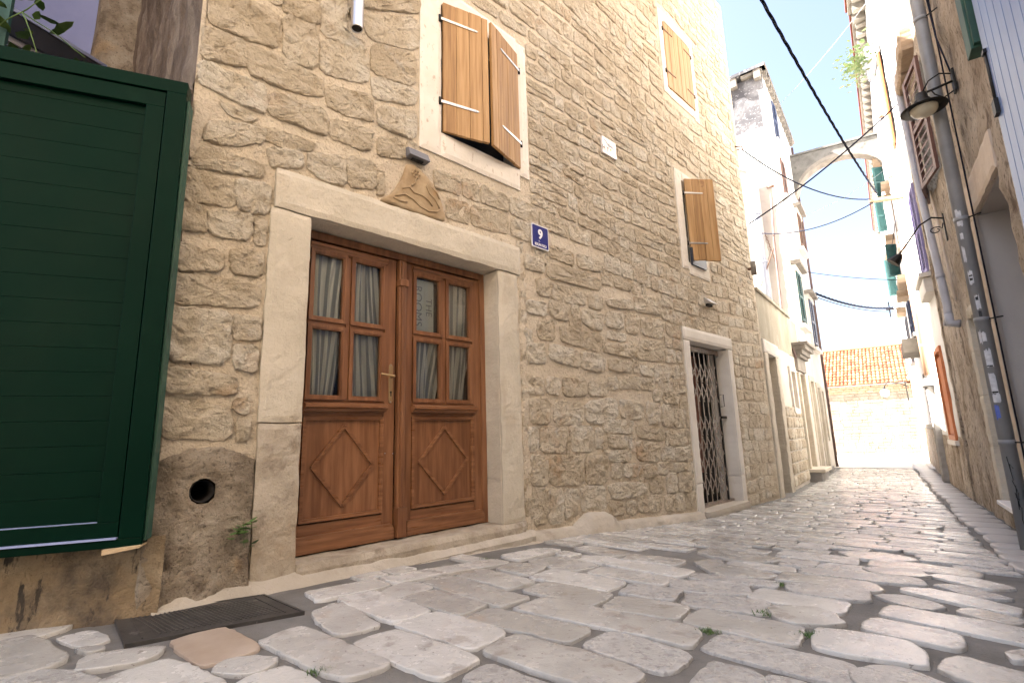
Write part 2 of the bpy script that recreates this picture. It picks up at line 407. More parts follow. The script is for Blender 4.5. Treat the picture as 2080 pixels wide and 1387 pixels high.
# striped curtain cloth: woven-in vertical stripes, measured along the wall
def curtain_mat():
    m = bpy.data.materials.new('striped_curtain_cloth'); m.use_nodes = True
    N = m.node_tree.nodes; L = m.node_tree.links; b = N['Principled BSDF']
    uv = N.new('ShaderNodeAttribute'); uv.attribute_name = 'cloth'
    sx = N.new('ShaderNodeSeparateXYZ'); L.new(uv.outputs['Vector'], sx.inputs[0])
    mu = N.new('ShaderNodeMath'); mu.operation = 'MULTIPLY'; mu.inputs[1].default_value = 17.0; L.new(sx.outputs['X'], mu.inputs[0])
    f = N.new('ShaderNodeMath'); f.operation = 'FRACT'; L.new(mu.outputs[0], f.inputs[0])
    cr = N.new('ShaderNodeValToRGB'); cr.color_ramp.interpolation = 'LINEAR'
    e = cr.color_ramp.elements; e[0].position = .46; e[0].color = (.80, .77, .72, 1); e[1].position = .54; e[1].color = (.36, .355, .345, 1)
    q = e.new(.95); q.color = (.36, .355, .345, 1); q = e.new(1.0); q.color = (.80, .77, .72, 1)
    L.new(f.outputs[0], cr.inputs[0]); L.new(cr.outputs[0], b.inputs['Base Color']); b.inputs['Roughness'].default_value = .9
    return m
M['curtain'] = curtain_mat()
def glass_mat():
    m = bpy.data.materials.new('window_glass'); m.use_nodes = True
    N = m.node_tree.nodes; L = m.node_tree.links
    N.remove(N['Principled BSDF']); out = N['Material Output']
    g = N.new('ShaderNodeBsdfGlossy'); g.inputs['Roughness'].default_value = .02
    t = N.new('ShaderNodeBsdfTransparent'); t.inputs[0].default_value = (.93, .95, .94, 1)
    mx = N.new('ShaderNodeMixShader'); fr = N.new('ShaderNodeFresnel'); fr.inputs[0].default_value = 1.5
    L.new(fr.outputs[0], mx.inputs[0]); L.new(t.outputs[0], mx.inputs[1]); L.new(g.outputs[0], mx.inputs[2]); L.new(mx.outputs[0], out.inputs[0])
    return m
M['glass'] = glass_mat()

# ------------------------------------------------------------------ shaped stones
def point_in(poly, x, y):
    inside = False; n = len(poly); j = n - 1
    for i in range(n):
        xi, yi = poly[i]; xj, yj = poly[j]
        if (yi > y) != (yj > y) and x < (xj - xi) * (y - yi) / (yj - yi) + xi: inside = not inside
        j = i
    return inside
def chaikin(p, k=1, f=.2):
    for _ in range(k):
        q = []
        for i in range(len(p)):
            a, b = p[i], p[(i + 1) % len(p)]
            q.append((a[0]*(1-f) + b[0]*f, a[1]*(1-f) + b[1]*f)); q.append((a[0]*f + b[0]*(1-f), a[1]*f + b[1]*(1-f)))
        p = q
    return p
def resample(p, step, nmin=10, nmax=44):
    n = len(p); L = [math.dist(p[i], p[(i+1) % n]) for i in range(n)]; T = sum(L)
    k = int(max(nmin, min(nmax, T / step))); out = []; i = 0; acc = 0
    for j in range(k):
        t = T * j / k
        while acc + L[i] < t and i < n - 1: acc += L[i]; i += 1
        f = (t - acc) / max(L[i], 1e-9)
        a, b = p[i], p[(i + 1) % n]
        out.append((a[0] + (b[0]-a[0])*f, a[1] + (b[1]-a[1])*f))
    return out
def stone_rings(poly, to3d, depth, step, rough, rings, jit=.004, back=-.02, fr1=9.0, fr2=26.0, rnd=.2):
    """a dressed stone: outline pushed out of the mortar, face broken up by chisel relief"""
    pts = resample(chaikin(poly, 1, rnd), step)
    cx = sum(p[0] for p in pts) / len(pts); cy = sum(p[1] for p in pts) / len(pts)
    k = len(pts); V = []; Fc = []
    ph = RND.random() * 50
    pts = [(x + U(-jit, jit), y + U(-jit, jit)) for x, y in pts]
    for r, (sc, hh) in enumerate(rings):
        for x, y in pts:
            px, py = cx + (x - cx) * sc, cy + (y - cy) * sc
            h = back if hh is None else depth * hh
            if hh is not None and rough > 0:
                nz = noise.noise(Vector((px * fr1, py * fr1, ph))) + .6 * noise.noise(Vector((px * fr2, py * fr2, ph + 9)))
                h += rough * nz * min(1.0, hh)
            V.append(to3d(px, py, h))
        if r:
            for i in range(k):
                j = (i + 1) % k
                Fc.append(((r-1)*k+i, (r-1)*k+j, r*k+j, r*k+i))
    h = depth + rough * noise.noise(Vector((cx * fr1, cy * fr1, ph)))
    V.append(to3d(cx, cy, h)); c = len(V) - 1; b0 = (len(rings) - 1) * k
    for i in range(k): Fc.append((b0 + i, b0 + (i + 1) % k, c))
    return V, Fc
def area(poly):
    return abs(sum(poly[i][0]*poly[(i+1) % len(poly)][1] - poly[(i+1) % len(poly)][0]*poly[i][1] for i in range(len(poly)))) / 2
def apparent(p, n, a):
    d = Vector(p) - CAM; r = d.length
    return a * abs(d.dot(Vector(n))) / r**3
WALL_RINGS = [(1.0, None), (.985, .25), (.93, .85), (.78, 1.0), (.58, 1.05), (.34, 1.05)]
FAR_RINGS = [(1.0, None), (.94, .7), (.65, 1.0)]
SLABS = [[-2274,2283,-1947,1973,-1863,1977,-1751,2037,-1759,2104,-1888,2208,-2003,2321,-2113,2329,-2177,2289],[-1894,2294,-1821,2245,-1751,2259,-1735,2295,-1837,2397,-1914,2431,-1999,2354],[-1720,2173,-1662,2193,-1701,2241,-1772,2236,-1804,2208],[-1606,2038,-1537,2009,-1488,2061,-1414,2119,-1412,2175,-1471,2215,-1627,2179,-1696,2116],[-1305,2134,-1200,2042,-1088,2087,-1037,2152,-1104,2266,-1291,2407,-1413,2352,-1433,2261],[-1906,1934,-1743,1779,-1660,1775,-1424,1792,-1501,1902,-1592,1979,-1669,2037,-1839,1953],[-2527,2522,-2318,2324,-2212,2323,-2104,2375,-2034,2455,-2119,2593,-2291,2607,-2437,2546],[-1068,1971,-1003,1948,-917,1986,-897,2037,-954,2091,-1051,2105,-1118,2057,-1127,2017],[-1296,1770,-989,1753,-1014,1848,-1148,1972,-1237,2049,-1318,2083,-1440,1998,-1457,1936],[-894,1748,-643,1736,-689,1875,-762,1951,-843,2006,-926,1967,-971,1921],[-927,2134,-781,1998,-703,1956,-633,1943,-579,1908,-509,1946,-475,2004,-542,2070,-620,2130,-708,2194,-781,2274,-882,2361,-971,2410,-1038,2342,-1059,2225],[-866,2390,-743,2312,-643,2364,-606,2406,-710,2522,-807,2632,-895,2731,-961,2725,-929,2620,-964,2536],[-863,2710,-777,2630,-653,2503,-569,2436,-482,2497,-428,2581,-531,2716,-694,2847,-788,2930,-915,2868,-935,2804],[-577,2128,-453,2003,-340,1921,-285,1895,-182,1972,-156,2033,-298,2182,-462,2313,-539,2330,-631,2287,-676,2217],[-525,2716,-417,2616,-293,2523,-207,2593,-158,2667,-288,2814,-467,2932,-554,2865,-612,2801],[-621,2812,-539,2887,-475,2980,-602,3112,-692,3036,-750,2940],[-1050,2779,-980,2796,-918,2879,-773,2976,-729,3075,-866,3187,-981,3072,-1165,2936],[-362,2271,-216,2134,-187,2133,-104,2210,-60,2288,-154,2390,-259,2509,-380,2561,-487,2517,-564,2436],[-413,2930,-281,2810,-172,2699,-85,2643,12,2729,71,2797,-87,2927,-269,3124,-415,3263,-562,3116],[-693,3077,-552,3193,-383,3376,-172,3512,-43,3646,-230,3676,-618,3390,-839,3201],[-271,3146,-196,3101,-80,2966,2,3006,97,3123,47,3191,-214,3416,-290,3376,-384,3251],[-213,2455,-73,2358,32,2298,105,2228,181,2187,258,2252,314,2336,172,2431,9,2535,-109,2628,-222,2557,-252,2505],[67,2534,252,2414,377,2351,469,2292,590,2183,661,2120,726,2209,766,2264,692,2430,520,2514,367,2625,201,2767,88,2778,-43,2627],[-43,2030,68,1906,200,1814,359,1810,424,1880,383,1918,313,2000,238,2101,165,2126,84,2202,6,2257,-94,2207,-153,2123],[304,2077,393,1998,462,1926,530,1925,605,1995,615,2108,503,2223,386,2314,272,2212,235,2149],[142,2833,259,2725,356,2674,436,2745,487,2856,388,2976,240,3066,130,3107,8,2951],[160,3134,293,3040,479,2915,549,3002,620,3108,399,3313,218,3427,56,3235],[-57,3344,42,3281,97,3344,179,3444,120,3549,-18,3586,-137,3460],[155,3586,261,3478,354,3384,435,3464,499,3576,424,3839,221,3832,66,3642],[474,2568,576,2514,691,2446,746,2515,817,2606,771,2684,640,2767,517,2811,394,2644],[646,2789,753,2725,817,2812,886,2904,768,3003,646,3067,522,2867],[534,3222,662,3136,810,3029,869,3113,932,3202,719,3387,537,3503,418,3345],[528,3604,629,3525,797,3389,942,3233,1038,3301,1128,3406,1027,3508,863,3653,675,3767,448,3886],[865,3661,1017,3552,1091,3608,1169,3718,1042,3839,844,3938,715,3748],[569,3917,666,3810,755,3860,835,3937,740,4105,556,4281,450,4133],[360,3815,478,3912,344,4024,270,3901],[-61,3741,25,3701,208,3921,333,4099,105,4086,-124,3824],[967,2911,1096,2838,1161,2840,1296,3024,1302,3068,1057,3147,916,3155,830,3009],[1110,3150,1325,3058,1406,2966,1508,3112,1166,3301,1068,3322,999,3204],[916,2633,1029,2566,1123,2530,1255,2710,1132,2803,1006,2874,895,2853,801,2705],[812,2357,903,2275,969,2209,1087,2148,1220,2346,1099,2481,898,2588,855,2610,718,2446],[714,2098,817,1995,961,1875,1082,1821,1150,1887,1170,1995,1094,2061,957,2147,893,2253,811,2275,697,2127],[504,1697,710,1694,778,1821,797,1913,755,1974,688,1995,578,1877],[740,1665,841,1664,942,1787,885,1857,826,1886],[1254,2726,1402,2654,1506,2550,1534,2562,1646,2713,1596,2792,1445,2947,1325,2989,1184,2834],[1161,2468,1257,2398,1320,2360,1364,2389,1463,2516,1388,2629,1266,2675,1154,2511],[1175,2101,1252,2044,1324,1990,1423,1965,1537,2088,1497,2228,1369,2314,1290,2332,1129,2162],[1464,2315,1527,2228,1616,2164,1688,2111,1760,2167,1788,2322,1685,2396,1574,2465,1518,2432],[1077,1761,1298,1704,1394,1762,1384,1835,1329,1892,1252,1965,1200,1927],[1458,1869,1479,1803,1649,1804,1739,1893,1680,1966,1609,2039,1547,2032],[1771,2006,1840,1994,1926,2079,1897,2108,1810,2076],[1668,2521,1768,2418,1869,2305,1960,2203,2005,2140,2164,2298,2155,2353,2082,2472,1945,2554,1836,2696,1779,2668],[1880,2778,1913,2699,1980,2615,2109,2738,2098,2820,2027,2904,1929,2913],[2164,2825,2258,2669,2336,2553,2385,2603,2431,2818,2358,2963,2202,3083,2129,3042],[2076,2560,2117,2473,2209,2415,2290,2505,2235,2642,2142,2661],[1568,2877,1673,2754,1776,2828,1917,2943,1751,3046,1561,3120,1462,2980],[1587,3169,1751,3046,1946,2961,2019,2982,2018,3194,1846,3357,1653,3402,1518,3209],[1932,3345,2046,3235,2213,3156,2322,3095,2461,3282,2287,3453,2065,3564,1882,3541,1751,3390],[1893,3615,1972,3576,2098,3777,2039,3882,1937,3896,1777,3627],[2087,3519,2192,3440,2374,3683,2263,3720,2145,3784,1988,3578],[2340,3393,2505,3350,2640,3523,2544,3606,2389,3660,2263,3496],[2651,3208,2700,3067,2814,3116,2893,3296,2829,3413,2739,3513,2607,3385],[2403,2968,2487,2837,2588,2861,2605,3056,2513,3191,2440,3144],[2067,3934,2203,3792,2367,3735,2544,3986,2316,4174,2112,4281,1926,4017],[2544,3606,2738,3536,2914,3402,3047,3529,2962,3685,2819,3907,2618,3996,2410,3714],[2697,3966,2868,3913,3007,4111,2864,4287,2701,4334,2488,4039],[1398,3921,1574,3815,1764,3702,1906,3921,1764,4121,1620,4258,1538,4295],[1542,3513,1677,3449,1736,3397,1835,3545,1718,3671,1515,3753,1373,3584],[1191,3368,1340,3275,1472,3206,1603,3398,1368,3560,1438,3771,1360,3818]]  # coordinates in these tables taken from image pixels, projected offline into metres
STONES = [[-731,2158,-455,2206,-483,2363,-727,2369],[-452,2249,-400,2181,-266,2222,-264,2411,-461,2385],[-728,1993,-593,2005,-616,2162,-735,2144],[-571,1998,-365,2012,-352,2182,-598,2148],[-729,1750,-501,1793,-497,1898,-732,1910],[-445,1792,-285,1798,-289,1962,-466,1932],[-733,1562,-286,1610,-288,1743,-728,1738],[-727,1247,-436,1247,-429,1555,-736,1538],[-407,1399,-273,1401,-276,1545,-416,1537],[-396,1237,-280,1208,-277,1362,-405,1361],[-736,1077,-375,1079,-381,1177,-738,1212],[-726,846,-380,827,-403,1005,-734,1055],[-379,982,-311,970,-317,1056,-383,1042],[-351,814,-302,825,-304,946,-360,946],[-728,2382,-487,2418,-318,2451,-491,2487,-731,2421],[-676,3348,-462,3362,-271,3403,-277,3662,-448,3665,-687,3505],[-701,3098,-464,3153,-468,3338,-702,3312],[-233,3352,-12,3378,-18,3727,-251,3689],[-252,3705,1,3750,-7,3926,-248,3799],[-447,3133,-195,3126,44,3193,39,3319,-20,3331,-233,3342,-459,3323],[17,3373,392,3480,385,3736,15,3657],[14,3679,351,3728,359,3840,195,3812,196,4096,2,3966],[-703,2932,-525,2902,-318,2886,-330,3087,-483,3075,-706,3076],[-303,2903,-112,2901,85,2905,78,3092,-139,3092,-311,3047],[76,3144,218,3135,444,3183,428,3394,59,3297],[428,3371,817,3500,829,3643,412,3561],[479,3165,807,3177,830,3444,475,3324],[412,3584,815,3674,813,3980,405,3843],[393,3872,840,4021,851,4359,297,4054],[329,4112,851,4386,850,4534,349,4199],[-517,2785,-395,2804,-365,2846,-596,2849],[-655,2571,-504,2589,-314,2677,-321,2789,-629,2706],[-308,2718,-173,2706,-13,2761,3,2819,-313,2802],[105,2913,407,2909,446,3105,109,3053],[-711,2410,-455,2419,-309,2454,-314,2527,-645,2540],[-265,2536,-70,2609,-76,2716,-297,2656],[-35,2622,71,2561,237,2578,219,2802,-31,2734],[257,2585,469,2637,464,2843,239,2821],[485,2918,708,2972,731,3122,481,3074],[2029,2366,2313,2374,2320,2486,2035,2506],[2405,2572,2601,2555,2791,2545,2803,2691,2412,2688],[2358,2339,2883,2352,3244,2359,3276,2477,2897,2509,2367,2485],[2864,2549,3328,2588,3361,2709,2858,2704],[2208,2137,2377,2134,2420,2307,2202,2296],[2408,2118,2956,2141,2988,2288,2435,2299],[3011,2138,3262,2142,3296,2282,3025,2283],[2051,1933,2318,1931,2326,2072,2042,2045],[2368,1992,2443,1928,2657,1936,2687,2109,2375,2101],[2713,2000,2835,1995,2863,2114,2721,2103],[2885,1956,3064,1899,3238,1909,3277,2095,2879,2094],[2184,1704,2428,1701,2441,1895,2208,1873],[2525,1711,2933,1677,3193,1668,3233,1861,2948,1850,2520,1873],[2042,1459,2275,1467,2301,1655,2023,1636],[2339,1524,2541,1488,2808,1466,2821,1621,2348,1671],[2825,1467,3208,1437,3246,1614,2840,1634],[3328,1824,3662,1825,3717,1919,3317,1907],[3369,2208,3870,2236,3886,2358,3336,2277],[3322,1956,3636,1972,3682,2169,3320,2126],[3698,1942,3971,1950,4004,2191,3727,2176],[4043,1958,4546,1963,4641,2214,4051,2184],[3916,2230,4543,2270,4580,2504,3943,2434],[3291,1666,3816,1652,3928,1802,3323,1776],[3860,1643,4523,1659,4594,1927,3986,1886],[3310,1479,3704,1470,3831,1590,3304,1608],[3973,1462,4210,1451,4255,1584,3919,1572],[4254,1414,4668,1410,4704,1618,4285,1613],[2031,1176,2230,1172,2239,1324,2038,1335],[2283,1186,2442,1168,2490,1339,2292,1339],[2533,1159,2888,1183,2903,1350,2529,1353],[2930,1184,3234,1195,3273,1344,2944,1339],[2050,909,2299,897,2331,1117,2045,1132],[2369,897,2812,895,2839,1093,2384,1119],[2864,919,3092,893,3416,972,3416,1174,2882,1120],[3486,959,3939,946,3965,1133,3474,1162],[4013,903,4291,888,4359,1127,4008,1148],[4347,873,4616,856,4659,1103,4388,1128],[4645,848,4901,838,4960,1060,4685,1072],[4192,1168,4361,1142,4416,1296,4212,1303],[4421,1144,4791,1129,4835,1282,4446,1298],[2006,671,2125,655,2145,864,2015,866],[2166,653,2513,628,2548,860,2179,875],[2606,635,2939,622,2982,856,2588,884],[2994,656,3100,653,3120,842,3014,862],[3160,810,3685,788,3729,932,3162,932],[3221,661,3543,637,3594,756,3223,776],[3227,508,3572,489,3671,591,3141,626],[3780,745,4346,688,4398,827,3772,876],[4456,640,4925,618,4981,821,4455,812],[3746,494,4208,455,4254,654,3776,710],[4266,459,4574,443,4601,598,4293,631],[4605,448,4938,431,4985,584,4633,605],[2022,372,2248,353,2264,605,2035,626],[2265,352,2770,309,2774,580,2282,615],[2810,317,3138,290,3212,572,2814,579],[3242,344,3411,331,3451,470,3257,481],[3458,340,3723,321,3817,449,3474,469],[3848,305,4085,287,4132,417,3853,433],[4158,317,4519,306,4555,421,4178,442],[4566,310,4913,302,4949,399,4585,420],[2045,48,2220,24,2238,321,2045,349],[2236,22,2430,-4,2470,289,2255,320],[2467,13,2654,68,2680,270,2488,299],[2710,61,3099,26,3124,266,2721,301],[3250,119,3899,119,3915,225,3545,275,3147,277],[3954,134,4251,106,4308,278,3979,302],[4334,91,4553,70,4592,286,4371,309],[4615,72,4930,50,4991,273,4640,298],[3169,-18,3422,-49,3449,73,3162,116],[3481,-44,3622,-61,3663,63,3474,83],[3674,-42,4161,-99,4217,74,3694,106],[4274,-99,4471,-136,4505,53,4272,62],[4518,-127,4714,-150,4749,37,4537,64],[4747,-139,4970,-165,5009,27,4783,48]]
RAYS = {'beamL': (-2.903, 2.503, 3.343), 'beamR': (-3.135, 3.312, 3.692), 'teal': (-2.811, 2.468, 3.117), 'vine': (-2.664, 2.391, 3.183), 'c1': (2.432, 4.158, 5.014)}
MOSS = [(-0.711, 1.956), (1.488, 3.077), (0.786, 2.31), (1.138, 2.552), (1.192, 2.265), (-0.232, 3.708)]
MOSSL = ['dark green moss tuft in a joint at the bottom edge of the paving', 'bright green moss tuft in the paving beyond the middle', 'moss tuft at the end of the long slab, bottom centre', 'moss tuft in the joint right of centre of the paving', 'moss tuft at the right end of the pitted slab', 'dark moss line by the foot of the doorstep']

# ================================================================== STRUCTURE: ground, joints, paving
def sheet(fr, s0, s1, z0, z1, step, name, material, parent=None, holes=(), amp=0.0, freq=6.0, vstretch=1.0, off=0.0, kind=None, warp=None, smooth=True, label=None):
    """a rough wall skin with rectangular openings left out"""
    ss = sorted(set([round(s0 + (s1 - s0) * i / max(1, round((s1 - s0) / step)), 4) for i in range(max(1, round((s1 - s0) / step)) + 1)] + [h for H in holes for h in H[:2] if s0 < h < s1]))
    zz = sorted(set([round(z0 + (z1 - z0) * i / max(1, round((z1 - z0) / step)), 4) for i in range(max(1, round((z1 - z0) / step)) + 1)] + [h for H in holes for h in H[2:4] if z0 < h < z1]))
    b = mb(); idx = {}
    def vid(i, j):
        if (i, j) not in idx:
            s, z = ss[i], zz[j]
            o = off
            if amp:
                o += amp * (noise.noise(Vector((s * freq, z * freq * vstretch, 3.7))) + .5 * noise.noise(Vector((s * freq * 2.7, z * freq * 2.7 * vstretch, 8.1))))
            if warp: o += warp(s, z)
            idx[(i, j)] = len(b.v); b.v.append(fr.p(s, z, o))
        return idx[(i, j)]
    for i in range(len(ss) - 1):
        for j in range(len(zz) - 1):
            cs, cz = (ss[i] + ss[i+1]) / 2, (zz[j] + zz[j+1]) / 2
            if any(h[0] < cs < h[1] and h[2] < cz < h[3] for h in holes): continue
            b.f.append((vid(i, j), vid(i+1, j), vid(i+1, j+1), vid(i, j+1)))
    return b.build(name, material, parent, smooth=smooth, kind=kind, recalc=False, label=label)

# ground: one sheet following the fall of the street, carried on to the horizon
def ground_sheet(name, xs, ys, dz, material, keep=None):
    b = mb(); idx = {}
    for i, x in enumerate(xs):
        for j, y in enumerate(ys):
            idx[i, j] = len(b.v); b.v.append((x, y, gz(x, y) + dz))
    for i in range(len(xs) - 1):
        for j in range(len(ys) - 1):
            if keep and not keep((xs[i] + xs[i+1]) / 2, (ys[j] + ys[j+1]) / 2): continue
            b.f.append((idx[i, j], idx[i+1, j], idx[i+1, j+1], idx[i, j+1]))
    o = b.build(name, material, None, smooth=True, recalc=False)
    o['kind'] = 'structure'
    return o
gxs = [-400, -100, -30, -12] + [round(-6 + .35 * i, 3) for i in range(75)] + [24, 40, 120, 500]
gys = [-200, -60, -15] + [round(-6 + .35 * i, 3) for i in range(95)] + [32, 45, 120, 600]
ground = ground_sheet('ground', gxs, gys, -.010, M['joint'])
ground['label'] = 'grey cement bed and joints under the paving of the lane'
ground['category'] = 'ground'

WL_p = thing('pavement', 'pale polished limestone paving of the lane, laid in rows across it', 'pavement', (0, 3, -.02))
WL_p['kind'] = 'structure'
pavement = WL_p
traced = [[(t[i] / 1000, t[i+1] / 1000) for i in range(0, len(t), 2)] for t in SLABS]
def swell(t, k):
    cx = sum(p[0] for p in t) / len(t); cy = sum(p[1] for p in t) / len(t); o = []
    for x, y in t:
        d = math.hypot(x - cx, y - cy); f = (d + k) / max(d, 1e-6); o.append((cx + (x - cx) * f, cy + (y - cy) * f))
    return o
def square_up(t, k=.55):
    q = resample(t, .03, 16, 44); a = np.array(q); c = (a.max(0) + a.min(0)) / 2; c = a.mean(0)
    w, v = np.linalg.eigh((a - c).T @ (a - c)); l = (a - c) @ v
    mid = (l.max(0) + l.min(0)) / 2; h = (l.max(0) - l.min(0)) / 2 + 1e-6; n_ = (l - mid) / h
    r_ = np.maximum(np.abs(n_).max(1), .3); n_ = n_ * (1 + k * (1 / r_ - 1))[:, None]
    return [tuple(float(z_) for z_ in p) for p in ((n_ * h * .985 + mid) @ v.T + c)]
traced = [square_up(swell(t, .004)) if area(t) > .02 else t for t in traced]
# courses further on, laid square to the lane
A_ROW = rad(39.0)
DV = np.array([math.sin(A_ROW), math.cos(A_ROW)]); DX = np.array([DV[1], -DV[0]])   # along lane, across to the right
def in_lane(x, y):
    q = np.array([x, y])
    r = (q - FR.o) @ FR.N
    if r < .38: return False
    s = (q - F1.o) @ F1.D
    if s < 8: 
        if (q - F1.o) @ F1.N < .10: return False
    elif (q - F2.o) @ F2.N < .12: return False
    return y > 1.0 and (q @ DV) < 17.35
GR = [F1.p(-.83, 0, -.05)[:2], F1.p(-.85, 0, .46)[:2], F1.p(-.19, 0, .60)[:2], F1.p(-.19, 0, .10)[:2]]
exc = traced + [GR, [F1.p(-1.2, 0, .36)[:2], F1.p(-1.2, 0, -.5)[:2], F1.p(0.2, 0, -.3)[:2], F1.p(.2, 0, .2)[:2], F1.p(-.1, 0, .62)[:2], F1.p(-.9, 0, .5)[:2]]]
bbs = [(min(p[0] for p in t), max(p[0] for p in t), min(p[1] for p in t), max(p[1] for p in t), t) for t in exc]
def taken(x, y):
    return any(b[0] < x < b[1] and b[2] < y < b[3] and point_in(b[4], x, y) for b in bbs)
slabs = [(t, 1) for t in traced]
v = 1.0
while v < 17.33:
    dv = U(.14, .215)
    def span(vv):
        us = [a for a in np.arange(-5, 6, .02) if in_lane(*(float(c) for c in DX * a + DV * vv))]
        return (min(us), max(us)) if us else None
    sp0, sp1 = span(v + .02), span(v + dv - .02)
    if not sp0 or not sp1: v += dv; continue
    ul, ur = max(sp0[0], sp1[0]), min(sp0[1], sp1[1]); u = ul
    while u < ur - .08:
        du = U(.26, .62)
        if RND.random() < .1: du = U(.12, .2)
        if ur - (u + du) < .16: du = ur - u
        gpx = .0055
        sk = U(-.02, .02)
        pts = [(u + gpx, v + gpx), (u + du*.5, v + gpx + U(-.006, .006)), (u + du - gpx + sk, v + gpx), (u + du - gpx + U(-.02, .02), v + dv - gpx), (u + du*.45, v + dv - gpx + U(-.006, .006)), (u + gpx + U(-.012, .012), v + dv - gpx)]
        wpts = [tuple(float(c) for c in (DX * a + DV * (b_ + .03 * math.sin(a * 1.1 + b_ * .35)))) for a, b_ in pts]
        cxx = sum(p[0] for p in wpts) / 6; cyy = sum(p[1] for p in wpts) / 6
        ok = not taken(cxx, cyy)
        if ok:
            for p in wpts:
                if taken(cxx + (p[0] - cxx) * .84, cyy + (p[1] - cyy) * .84): ok = False; break
        if ok and cyy > 1.2: slabs.append((wpts, 0))
        u += du
    v += dv
def slab_to3d(tilt):
    def f(x, y, h): return (x, y, gz(x, y) + h + tilt[0] * x * 0 + tilt[1])
    return f
slabs.sort(key=lambda t: -apparent((sum(p[0] for p in t[0]) / len(t[0]), sum(p[1] for p in t[0]) / len(t[0]), 0), (0, 0, 1), area(t[0])))
SLAB_RINGS = [(1.0, None), (.995, .45), (.982, .92), (.93, 1.0), (.6, 1.0), (.3, 1.0)]
SLAB_FAR = [(1.0, None), (.985, .85), (.85, 1.0)]
rest_slab = mb(); cnt = 0
for k, (poly, tr) in enumerate(slabs):
    cx = sum(p[0] for p in poly) / len(poly); cy = sum(p[1] for p in poly) / len(poly)
    dist = math.hypot(cx, cy)
    near = dist < 6
    V, Fc = stone_rings(poly, slab_to3d((0, U(-.004, .004))), .0065, .035 if near else .06, .0028 if near else .0015, SLAB_RINGS if near else SLAB_FAR,
                        jit=.005 if near else .003, back=-.02, fr1=5.0, fr2=17.0, rnd=.06 if tr else .05)
    if cnt < 290:
        b = mb(); b.v = V; b.f = Fc
        right = (np.array([cx, cy]) - F1.o) @ F1.N
        ma = M['pitted'] if (right > 1.55 and RND.random() < .4) or RND.random() < .05 else M['paving']
        if abs(cx + 1.27) < .35 and abs(cy - 2.25) < .2 and tr and k < 60 and math.hypot(cx + 1.33, cy - 2.23) < .14: ma = M['orange_paving']
        b.build('paving_stone', ma, pavement, smooth=True, recalc=False)
        cnt += 1
    else:
        n = len(rest_slab.v); rest_slab.v += V; rest_slab.f += [tuple(i + n for i in f) for f in Fc]
o = rest_slab.build('paving_stone_courses', M['paving'], pavement, smooth=True, recalc=False); o['kind'] = 'stuff'

# gutter slabs along the right-hand fronts
gutter = thing('gutter_strip', 'bluish pale limestone gutter slabs along the foot of the right-hand fronts', 'gutter', FR.p(0, 0, .2))
gutter['kind'] = 'structure'
s = -7.5
while s < 12.5:
    L_ = U(.35, .62); w = .36 + .03 * math.sin(s * 2)
    poly = [FR.p(s + .006, 0, .012)[:2], FR.p(s + L_ - .006, 0, .012)[:2], FR.p(s + L_ - .006, 0, w)[:2], FR.p(s + .006, 0, w + U(-.01, .01))[:2]]
    V, Fc = stone_rings(poly, slab_to3d((0, .0)), .012, .06, .002, SLAB_FAR, jit=.003)
    b = mb(); b.v = V; b.f = Fc; b.build('gutter_slab', M['kerb'], gutter, smooth=True, recalc=True)
    s += L_
# sunlit square beyond the lane
b = mb()
def lane_pt(vv, uu): 
    q = DV * vv + DX * uu; return (float(q[0]), float(q[1]))
for i in range(20):
    for j in range(12):
        q = [lane_pt(17.4 + i * 1.0, -14 + j * 2.4), lane_pt(17.4 + i, -14 + (j+1) * 2.4), lane_pt(18.4 + i, -14 + (j+1) * 2.4), lane_pt(18.4 + i, -14 + j * 2.4)]
        b.face([(x, y, gz(x, y) + .002) for x, y in q])
o = b.build('square', M['plaza'], None, smooth=True, recalc=False, label='bright sunlit pale paving of the square beyond the end of the lane'); o['kind'] = 'structure'; o['category'] = 'square'

# ================================================================== HOUSE WITH DOOR 9
house = thing('stone_house', 'big house of rough cream stone with brown double door and plank shutters', 'house', F1.p(3.5, 0, -1))
H_TOP = 9.15
HOLES1 = [(0, 1.68, -.5, 2.27), (5.24, 6.48, -.6, 2.02), (1.07, 2.01, 3.36, 4.62), (5.47, 5.98, 3.2, 4.48), (5.40, 6.2, 6.05, 7.2), (-.575, -.445, .49, .62)]
sheet(F1, -.72, 7.98, -.55, H_TOP, .05, 'wall_mortar', M['mortar'], house, HOLES1, amp=.004, freq=9, off=-.010)
# body behind the facade
b = mb()
b.box(FS, -.0, 6.0, 8.6, H_TOP, -.3, .02)
b.build('wall_top', M['side'], house)
b = mb()
b.box(F1, 7.70, 7.965, -.55, H_TOP - .01, -5.0, -.02); b.box(F1, -.6, 7.95, H_TOP - .1, H_TOP, -5, -.02)
b.build('end_wall', M['mortar'], house)
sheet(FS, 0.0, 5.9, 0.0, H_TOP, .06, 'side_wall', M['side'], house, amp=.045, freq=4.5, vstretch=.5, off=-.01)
b = mb(); b.box(F1, -.60, 7.7, -.5, H_TOP - .12, -1.6, -1.5); b.build('inner_wall', M['dark'], house)
